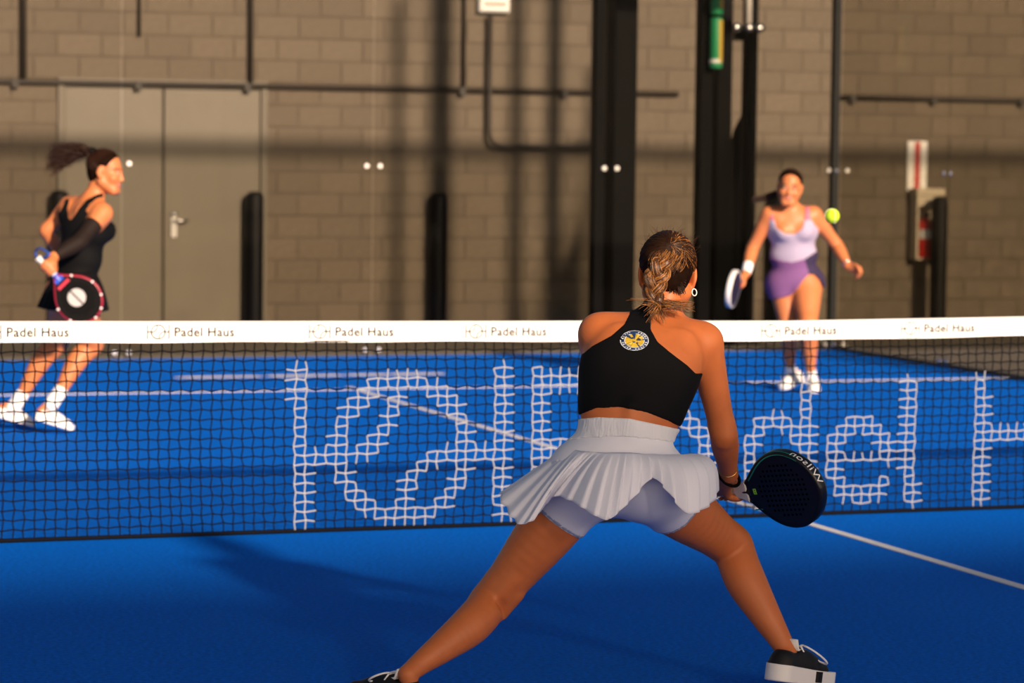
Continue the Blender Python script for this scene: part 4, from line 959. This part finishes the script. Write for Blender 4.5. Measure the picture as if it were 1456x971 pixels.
    for _ in range(900):                                   # loose ponytail from the crown into the braid
        k = rng.normal(0, 1); st = anchor + rng.normal(0, 0.004, 3) + r * 0.006 * k; tgt = bp[0] + np.array([0.016 * k, 0, 0]) + rng.normal(0, 0.006, 3) + np.array([0.012, 0, -0.03]) * rng.random(); m_ = (st + tgt) / 2 + np.array([0.014 * k, -0.02 + 0.006 * abs(k), 0.01])
        (gold if rng.random() < 0.35 else brn).append([(1 - t) ** 2 * st + 2 * t * (1 - t) * m_ + t * t * tgt for t in np.linspace(0, 1, 9)])
    Vh, Fh = strands(gold, 0.0010); mesh_obj('golden_strands', Vh, Fh, M_HAIRG, br, True)
    Vh, Fh = strands(brn, 0.0010); mesh_obj('brown_strands', Vh, Fh, M_HAIRB, br, True)
    fly = []
    for _ in range(70):
        a = rng.uniform(-1.3, 1.3); st = ac + r * math.sin(a) * 0.082 + u * math.cos(a) * 0.088 - f * rng.uniform(-0.02, 0.06); d = nrm(st - ac)
        tgt = st + d * rng.uniform(0.004, 0.014) - f * rng.uniform(0.01, 0.05) + rng.normal(0, 0.012, 3); m_ = (st + tgt) / 2 + d * 0.01
        fly.append([(1 - t) ** 2 * st + 2 * t * (1 - t) * m_ + t * t * tgt for t in np.linspace(0, 1, 7)])
    Vh, Fh = strands(fly, 0.0005); mesh_obj('flyaway_hair', Vh, Fh, M_HAIRB, hair, True)
    # earring, wrist cord, bracelets
    ec_ = hc + r * 0.083 - f * 0.004 - u * 0.053; q = MB(); q.tube([ec_ + 0.0105 * (math.cos(a) * nrm(r * 0.7 + f * 0.7) + math.sin(a) * u) for a in np.linspace(0, 2 * math.pi, 25)], 0.0019, 8, caps=False); q.build('hoop_earring', mat('silver_hoop', (0.75, 0.72, 0.68), 0.3, spec=0.8), E, True)
    fa = nrm(wrR - elR); s1 = nrm(np.cross(fa, [0, 0, 1])); s2 = np.cross(fa, s1)
    q = MB(); q.tube([wrR + fa * 0.012 + 0.031 * (math.cos(a) * s1 + math.sin(a) * s2) + fa * 0.03 * math.cos(a) for a in np.linspace(0, 2 * math.pi, 29)], 0.0052, 8, caps=False); q.build('wrist_cord', M_BLACK, E, True)
    q = MB(); q.tube([wrR - fa * 0.03 + 0.0295 * (math.cos(a) * s1 + math.sin(a) * s2) for a in np.linspace(0, 2 * math.pi, 29)], 0.0016, 6, caps=False); q.build('gold_bracelet', mat('gold', (0.8, 0.5, 0.15), 0.25, metal=1.0), E, True)
    q = MB(); q.tube([wrR - fa * 0.015 + 0.0275 * (math.cos(a) * s1 + math.sin(a) * s2) for a in np.linspace(0, 2 * math.pi, 29)], 0.0025, 6, caps=False); q.build('red_bracelet', mat('red_thread', (0.25, 0.02, 0.02), 0.6), E, True)
    cols = dict(frame=mat('racket_black', (0.004, 0.005, 0.008), 0.35), face=mat('racket_navy_face', (0.003, 0.006, 0.018), 0.5, spec=0.3), hole=mat('racket_hole', (0.0012, 0.0012, 0.0015), 0.9, spec=0.0), throat=MATS['racket_black'], grip=mat('white_grip', (0.62, 0.60, 0.58), 0.7))
    racket('black and navy padel racket held by the player in front of the net', th + O, tip + O, np.array([-0.55, -0.80, -0.30]), cols, text=True)
near_player()

# ================================================================== PLAYER IN BLACK BEYOND THE NET
def back_player():
    O = J(70, 612, 16.1); O[2] = 0
    j = lambda x, y, D: J(x, y, D) - O
    E = person('smiling player in a black dress turning with a red-rimmed racket, beyond the net', O)
    px = lambda P: pixels(P + O)
    T = Fld((-0.62, -0.85, -0.01), (0.75, 0.75, 1.72), 0.0065)
    pel = j(104, 412, 15.98); wa = j(113, 366, 16.0); ch = j(121, 326, 16.0); c7 = j(131, 285, 16.02)
    shR = j(146, 303, 15.90); shL = j(98, 293, 16.16); s = nrm(shR - shL); bk = nrm(np.array([-0.82, -0.56, 0]))
    hipR = j(113, 422, 15.90); hipL = j(96, 420, 16.06)
    T.cone(hipL, hipR, 0.1, 0.1, 0.05); T.cone(pel - s * 0.045, pel + s * 0.045, 0.105, 0.105, 0.05); T.cone(wa - s * 0.05, wa + s * 0.05, 0.088, 0.088, 0.05)
    T.cone(ch - s * 0.07, ch + s * 0.07, 0.095, 0.095, 0.06); uc = (shL + shR) / 2 - [0, 0, 0.02]
    T.cone(uc - s * 0.09, uc + s * 0.09, 0.078, 0.078, 0.06); T.cone(pel, wa, 0.11, 0.095, 0.05); T.cone(wa, ch, 0.095, 0.1, 0.05); T.cone(ch, c7, 0.09, 0.058, 0.05)
    for sh in (shL, shR): T.cone(c7 - [0, 0, 0.03], sh, 0.046, 0.042, 0.05)
    for sg in (-1, 1): T.ell(ch + s * sg * 0.065 - bk * 0.09, np.eye(3), [0.05, 0.05, 0.055], 0.03)
    for sg in (-1, 1): T.ell(uc + s * sg * 0.08 + bk * 0.066, np.eye(3), [0.045, 0.03, 0.06], 0.03)
    hc = j(150, 244, 16.02); fr = head_frame(np.array([0.96, -0.22, -0.12]), np.array([0.1, 0.0, 1.0]))
    T.cone(c7 - [0, 0, 0.01], hc - fr[2] * 0.06 - fr[1] * 0.03, 0.052, 0.049, 0.03)
    torso = T.copy()
    kn1 = j(131, 489, 16.16); an1 = j(79, 566, 16.02); kn2 = j(82, 486, 16.28); an2 = j(24, 572, 16.22)
    for hp in (hipL, hipR): T.ell(hp + bk * 0.05, np.eye(3), [0.09, 0.09, 0.09], 0.05)
    lb = nrm(np.array([-0.7, -0.5, 0.2])); add_leg(T, hipR, kn1, an1, lb, 1.02); add_leg(T, hipL, kn2, an2, lb, 1.0)
    lower = T.copy()
    h1 = j(48, 592, 15.98); h1[2] = 0.085; t1 = j(104, 614, 16.06); t1[2] = 0.012; h2 = j(-8, 590, 16.2); h2[2] = 0.08; t2 = j(48, 612, 16.28); t2[2] = 0.012
    for a, hl, to in ((an1, h1, t1), (an2, h2, t2)):
        d = nrm(to - hl); T.cone(a, hl + d * 0.04 + [0, 0, 0.06], 0.026, 0.020, 0.01); T.cone(hl + d * 0.05 + [0, 0, 0.055], hl + d * 0.19 + [0, 0, 0.038], 0.024, 0.02, 0.01)
    elR = j(112, 345, 15.74); wrR = j(75, 366, 15.66); elL = j(66, 328, 16.16); wrL = j(92, 372, 16.3)
    Ar = Fld(T.lo, T.lo + T.h * (T.n - 1), T.h); Ar.n = T.n; Ar.A = np.full(T.n, 0.3, np.float32); add_arm(Ar, shR, elR, wrR, 1.02)
    add_arm(T, shR, elR, wrR, 1.02); add_arm(T, shL, elL, wrL, 1.0)
    add_head(T, hc, fr)
    th = j(80, 393, 15.60); tip = j(137, 450, 15.62); ax = nrm(tip - th)
    add_grip_hand(T, wrR, th - ax * 0.065, ax, np.array([0.3, -0.3, 0.85]), 0.0165, flip=1.0)
    add_hand(T, wrL, np.array([0.7, 0.5, -0.4]), np.array([0, 0.4, -0.8]), np.array([0.3, 0.6, 0.5]), 35)
    T.build('body', [SKIN2, M_LIP, M_EYE, M_EYEW, M_BROW], E, face_mi(hc, fr))
    PX = np.array([(146, 274), (136, 277), (123, 284), (113, 295), (107, 305), (101, 313), (97, 310), (96, 297), (99, 284), (94, 282), (86, 300), (60, 320), (50, 440), (190, 440), (190, 326), (165, 318), (150, 312), (128, 304), (122, 300), (128, 290), (138, 282), (147, 280)])
    def reg(P): x, y = px(P); return poly_sdf(PX, x, y) / 250.0
    dr = torso.shell(0.007, reg).build('black_dress', M_BLKFAB, E)
    C = [((86, 385, 15.97), (54, 437, 15.92)), ((92, 387, 15.88), (70, 441, 15.78)), ((104, 388, 15.83), (95, 442, 15.72)), ((118, 388, 15.83), (122, 444, 15.72)), ((130, 386, 15.9), (147, 443, 15.82)), ((134, 385, 16.0), (153, 440, 16.02)), ((124, 384, 16.12), (135, 440, 16.2)), ((105, 384, 16.14), (95, 438, 16.25)), ((90, 384, 16.08), (62, 436, 16.1))]
    V, Fc = loft([(j(*a), j(*b)) for a, b in C], 12, 12, 26, 0.010, pel, [0.01] * 9)
    o = mesh_obj('flared_skirt', V, Fc, M_BLKFAB, dr, True); md = o.modifiers.new('s', 'SOLIDIFY'); md.thickness = 0.003
    a1 = nrm(elR - shR)
    def reg_sl(P): return np.maximum(0.095 - (P - shR) @ a1, (P - wrR) @ nrm(wrR - elR) + 0.02)
    Ar.shell(0.006, reg_sl).build('arm_sleeve', mat('sheer_black', (0.012, 0.007, 0.005), 0.7, spec=0.15), E)
    for (cx_, cy_, w_, D0) in ((109, 347, 9, 15.6),):
        pass
    for a, k in ((an1, kn1), (an2, kn2)):
        d = nrm(k - a); S = Fld(a - 0.12, a + 0.14, 0.005); S.cone(a - d * 0.04, a + d * 0.05, 0.042, 0.04, 0.01); S.build('sock', M_SOCK, E)
    shoe(E, h1, t1, (0, 0, 1), M_SHOEW, M_SHOEW); shoe(E, h2, t2, (0, 0, 1), M_SHOEW, M_SHOEW)
    r, f, u = fr; L = lambda x, y, z: hc + r * x + f * y + u * z
    Hf = Fld(hc - 0.15, hc + 0.15, 0.005); Hf.ell(L(0, -0.014, 0.037), fr, [0.081, 0.100, 0.088], 0.02); Hf.ell(L(0, -0.05, -0.02), fr, [0.062, 0.05, 0.06], 0.03)
    P = Hf.lo + np.stack(np.meshgrid(*[np.arange(n) for n in Hf.n], indexing='ij'), -1) * Hf.h; q = P - hc; qx, qy, qz = q @ r, q @ f, q @ u
    ear = 0.034 - np.sqrt((qy - 0.006) ** 2 + ((qz + 0.006) * 0.85) ** 2) + np.where(np.abs(qx) > 0.05, 0, -1)
    Hf.A = np.maximum(np.maximum(np.maximum(Hf.A, (qy - 0.022 - 0.55 * np.maximum(qz - 0.02, 0)) * 0.8), ear), -0.07 - qz).astype(np.float32)
    hair = Hf.build('hair', M_HAIRD, E)
    q = MB(); b0 = j(131, 214, 16.05); q.lathe([(0, -0.02), (0.024, -0.012), (0.03, 0), (0.024, 0.012), (0, 0.02)], b0, 14); q.build('hair_tie', M_BLACK, hair, True)
    pa = []
    for _ in range(1700):
        a = rng.random(); x = 126 - 58 * a ** 0.7; yc = 216 + 12 * a ** 1.2; sp = 10 + 15 * a
        e_ = j(x + rng.normal(0, 3), yc + np.clip(rng.normal(0, 0.5), -1, 1) * sp, 16.05 + rng.normal(0, 0.04)); m_ = j(112 + rng.normal(0, 5), 211 + rng.normal(0, 5), 16.05 + rng.normal(0, 0.03))
        cu = rng.uniform(0.006, 0.022); ph = rng.uniform(0, 6.28)
        pa.append([(1 - t) ** 2 * b0 + 2 * t * (1 - t) * m_ + t * t * e_ + cu * t * np.array([math.sin(15 * t + ph), math.cos(13 * t + ph), math.sin(17 * t + 2 * ph)]) for t in np.linspace(0, 1, 12)])
    V, Fh = strands(pa, 0.0024); mesh_obj('curly_ponytail', V, Fh, mat('hair_auburn', (0.030, 0.010, 0.004), 0.5, spec=0.3), hair, True); comb(hair, hc, fr, b0, MATS['hair_auburn'])
    q = MB(); q.tube([wrR + np.array([-0.09 * math.sin(a * 0.5) - 0.01, -0.035 * math.cos(a), 0.02 + 0.03 * math.sin(a)]) for a in np.linspace(0, 2 * math.pi, 25)], 0.006, 8); q.build('wrist_cord', mat('blue_cord', (0.01, 0.06, 0.32), 0.6), E, True)
    cols = dict(frame=mat('racket_maroon', (0.30, 0.008, 0.03), 0.4), face=mat('racket_carbon', (0.004, 0.0035, 0.0035), 0.6, spec=0.1), hole=MATS['racket_hole'], throat=mat('racket_blue2', (0.01, 0.06, 0.45), 0.4), grip=MATS['white_grip'])
    racket('red-rimmed black racket with a grey ball emblem, held behind the player in black', th + O, tip + O, np.array([-0.1, -1, 0.1]), cols, marks='ball')
back_player()

# ================================================================== PLAYER IN LILAC BEYOND THE NET
def lilac_player():
    O = J(1133, 556, 19.55); O[2] = 0
    j = lambda x, y, D: J(x, y, D) - O
    E = person('running player in lilac tank top and purple skirt facing the net', O)
    px = lambda P: pixels(P + O)
    T = Fld((-0.6, -0.75, -0.01), (0.62, 0.6, 1.62), 0.0065)
    pel = j(1131, 396, 19.55); wa = j(1128, 360, 19.52); ch = j(1127, 328, 19.48); c7 = j(1124, 296, 19.47)
    shR = j(1094, 305, 19.46); shL = j(1157, 305, 19.46); s = nrm(shL - shR); fv = np.array([0, -1.0, 0])
    hipR = j(1114, 404, 19.56); hipL = j(1147, 404, 19.54)
    T.cone(hipR, hipL, 0.1, 0.1, 0.05); T.cone(pel - s * 0.05, pel + s * 0.05, 0.1, 0.1, 0.05); T.cone(wa - s * 0.065, wa + s * 0.065, 0.088, 0.088, 0.05)
    T.cone(ch - s * 0.078, ch + s * 0.078, 0.092, 0.092, 0.06); uc = (shL + shR) / 2 - [0, 0, 0.03]
    T.cone(uc - s * 0.085, uc + s * 0.085, 0.076, 0.076, 0.06); T.cone(pel, wa, 0.11, 0.095, 0.05); T.cone(wa, ch, 0.095, 0.1, 0.05); T.cone(ch, c7, 0.09, 0.056, 0.05)
    for sh in (shL, shR): T.cone(c7 - [0, 0, 0.035], sh, 0.044, 0.042, 0.05)
    for sg in (-1, 1): T.ell(ch + s * sg * 0.068 + fv * 0.082 + [0, 0, 0.0], np.eye(3), [0.055, 0.05, 0.055], 0.03)
    hc = j(1123, 266, 19.36); fr = head_frame(np.array([-0.12, -0.96, -0.1]), np.array([0.1, -0.1, 1.0]))
    T.cone(c7, hc - fr[2] * 0.06 - fr[1] * 0.03, 0.052, 0.049, 0.03)
    torso = T.copy()
    knL = j(1149, 462, 19.30); anL = j(1153, 533, 19.50); knR = j(1121, 466, 19.50); anR = j(1124, 527, 19.70)
    for hp in (hipL, hipR): T.ell(hp - fv * 0.05, np.eye(3), [0.09, 0.09, 0.09], 0.05)
    add_leg(T, hipL, knL, anL, -fv, 1.06, 0.098); add_leg(T, hipR, knR, anR, -fv, 0.98, 0.095)
    lower = T.copy()
    hL = j(1157, 545, 19.58); hL[2] = 0.012; tL = j(1156, 560, 19.33); tL[2] = 0.005; hR = j(1140, 542, 19.78); hR[2] = 0.055; tR = j(1110, 552, 19.58); tR[2] = 0.005
    for a, hl, to in ((anL, hL, tL), (anR, hR, tR)):
        d = nrm(to - hl); T.cone(a, hl + d * 0.04 + [0, 0, 0.06], 0.026, 0.020, 0.01); T.cone(hl + d * 0.05 + [0, 0, 0.055], hl + d * 0.19 + [0, 0, 0.038], 0.024, 0.02, 0.01)
    elR = j(1070, 353, 19.52); wrR = j(1061, 388, 19.36); elL = j(1190, 349, 19.55); wrL = j(1206, 378, 19.40)
    add_arm(T, shR, elR, wrR, 1.05); add_arm(T, shL, elL, wrL, 1.05)
    add_head(T, hc, fr)
    th = j(1051, 404, 19.25); tip = j(1035, 416, 18.95); ax = nrm(tip - th)
    add_grip_hand(T, wrR, th - ax * 0.065, ax, np.array([0.2, 0.5, 0.8]), 0.0165, flip=1.0)
    add_hand(T, wrL, np.array([0.75, -0.5, -0.35]), np.array([-0.3, -0.3, -0.9]), np.array([0.2, -0.6, 0.6]), 75)
    T.build('body', [SKIN2, M_LIP, M_EYE, M_EYEW, M_BROW], E, face_mi(hc, fr))
    TP = np.array([(1092, 296), (1094, 310), (1093, 325), (1070, 335), (1070, 366), (1097, 369), (1112, 374), (1127, 376), (1145, 371), (1160, 362), (1190, 360), (1190, 332), (1160, 322), (1153, 312), (1151, 294), (1145, 294), (1144, 312), (1140, 326), (1130, 333), (1115, 332), (1104, 324), (1100, 310), (1099, 296)])
    def reg(P): x, y = px(P); return poly_sdf(TP, x, y) / 206.0
    ml = mat('lilac_jersey', (0.36, 0.31, 0.42), 0.75, spec=0.2); mp = mat('mauve_strap', (0.40, 0.12, 0.18), 0.7)
    torso.shell(0.007, reg).build('tank_top', [ml, mp], E, lambda P: (px(P)[1] < 313).astype(int))
    SK = np.array([(1070, 364), (1097, 366), (1112, 371), (1127, 373), (1145, 368), (1160, 358), (1195, 352), (1200, 412), (1172, 410), (1166, 398), (1158, 390), (1150, 390), (1142, 398), (1134, 410), (1124, 420), (1112, 423), (1096, 426), (1070, 426)])
    def reg2(P): x, y = px(P); return poly_sdf(SK, x, y) / 206.0
    m1 = mat('purple_skirt', (0.17, 0.075, 0.20), 0.75, spec=0.15); m2 = mat('indigo_panel', (0.035, 0.025, 0.06), 0.75, spec=0.15)
    def mi(P):
        x, y = px(P); return ((x > 1143 + (y - 365) * 0.3) & (P[:, 1] < 0.2)).astype(int)
    lower.shell(0.016, reg2).build('wrap_skirt', [m1, m2], E, mi)
    for w_, e_, l_, h_ in ((wrR, elR, 0.075, 0.036),):
        d = nrm(w_ - e_); S = Fld(w_ - 0.12, w_ + 0.1, 0.005); S.cone(w_ - d * 0.07, w_ - d * 0.005, h_, h_ - 0.004, 0.01); S.build('wristband', M_SOCK, E)
    q = MB(); d = nrm(wrL - elL); s1 = nrm(np.cross(d, [0, 0, 1])); s2 = np.cross(d, s1)
    q.tube([wrL - d * 0.02 + 0.03 * (math.cos(a) * s1 + math.sin(a) * s2) for a in np.linspace(0, 2 * math.pi, 25)], 0.005, 8, caps=False); q.build('bracelet', M_STEEL, E, True)
    for a, k in ((anL, knL), (anR, knR)):
        d = nrm(k - a); S = Fld(a - 0.12, a + 0.14, 0.005); S.cone(a - d * 0.04, a + d * 0.025, 0.040, 0.038, 0.01); S.build('sock', M_SOCK, E)
    shoe(E, hL, tL, (0, 0, 1), M_SHOEW, M_SHOEW); shoe(E, hR, tR, (0, 0, 1), M_SHOEW, M_SHOEW)
    r, f, u = fr; L = lambda x, y, z: hc + r * x + f * y + u * z
    Hf = Fld(hc - 0.15, hc + 0.15, 0.005); Hf.ell(L(0, -0.014, 0.037), fr, [0.080, 0.100, 0.088], 0.02); Hf.ell(L(0, -0.05, -0.02), fr, [0.062, 0.05, 0.06], 0.03)
    P = Hf.lo + np.stack(np.meshgrid(*[np.arange(n) for n in Hf.n], indexing='ij'), -1) * Hf.h; q = P - hc; qx, qy, qz = q @ r, q @ f, q @ u
    ear = 0.034 - np.sqrt((qy - 0.006) ** 2 + ((qz + 0.006) * 0.85) ** 2) + np.where(np.abs(qx) > 0.05, 0, -1)
    Hf.A = np.maximum(np.maximum(np.maximum(Hf.A, (qy - 0.015 - 0.6 * np.maximum(qz - 0.02, 0)) * 0.8), ear), -0.07 - qz).astype(np.float32)
    hair = Hf.build('hair', M_HAIRD, E); b0 = L(0, -0.105, 0.0); pa = []
    for _ in range(350):
        e_ = j(1069 + abs(rng.normal(0, 5)), 284 + rng.normal(0, 2.0), 19.5 + rng.normal(0, 0.02)); m_ = j(1092 + rng.normal(0, 2), 283 + rng.normal(0, 3), 19.5 + rng.normal(0, 0.02))
        pa.append([(1 - t) ** 2 * b0 + 2 * t * (1 - t) * m_ + t * t * e_ for t in np.linspace(0, 1, 9)])
    V, Fh = strands(pa, 0.0022); mesh_obj('ponytail', V, Fh, MATS['hair_auburn'], hair, True); comb(hair, hc, fr, b0, MATS['hair_auburn'])
    cols = dict(frame=mat('racket_white', (0.7, 0.68, 0.66), 0.45), face=mat('racket_dark_blue', (0.008, 0.012, 0.04), 0.5), hole=MATS['racket_hole'], throat=MATS['racket_maroon'], grip=M_BLACK)
    racket('white-rimmed dark racket seen edge-on beside the player in lilac', th + O, tip + O, np.array([-0.95, -0.22, 0.05]), cols)
lilac_player()

# ================================================================== BALL IN FLIGHT
bw = to_world(J(1183, 307, 12.4)); q = MB(); n = 20
prof = [(0.0335 * math.sin(a), -0.0335 * math.cos(a)) for a in np.linspace(0, math.pi, 14)]; q.lathe(prof, n=24)
ball = q.build('ball', mat('ball_felt', (0.42, 0.62, 0.02), 0.9, noise=0.08, nscale=120, bump=0.3, bscale=400), None, True); ball.location = bw
tag(ball, 'yellow-green padel ball in flight beside the player in lilac', 'ball')
q = MB(); V = []
for t in np.linspace(0, 2 * math.pi, 61):
    a = 0.44; d = np.array([math.cos(t) + a * math.cos(3 * t), math.sin(t) - a * math.sin(3 * t), 2 * math.sqrt(a) * math.sin(2 * t)]); V.append(nrm(d) * 0.0337)
q.tube(V, 0.0012, 6, caps=False); q.build('seam', mat('ball_seam', (0.75, 0.75, 0.6), 0.8), ball, True)
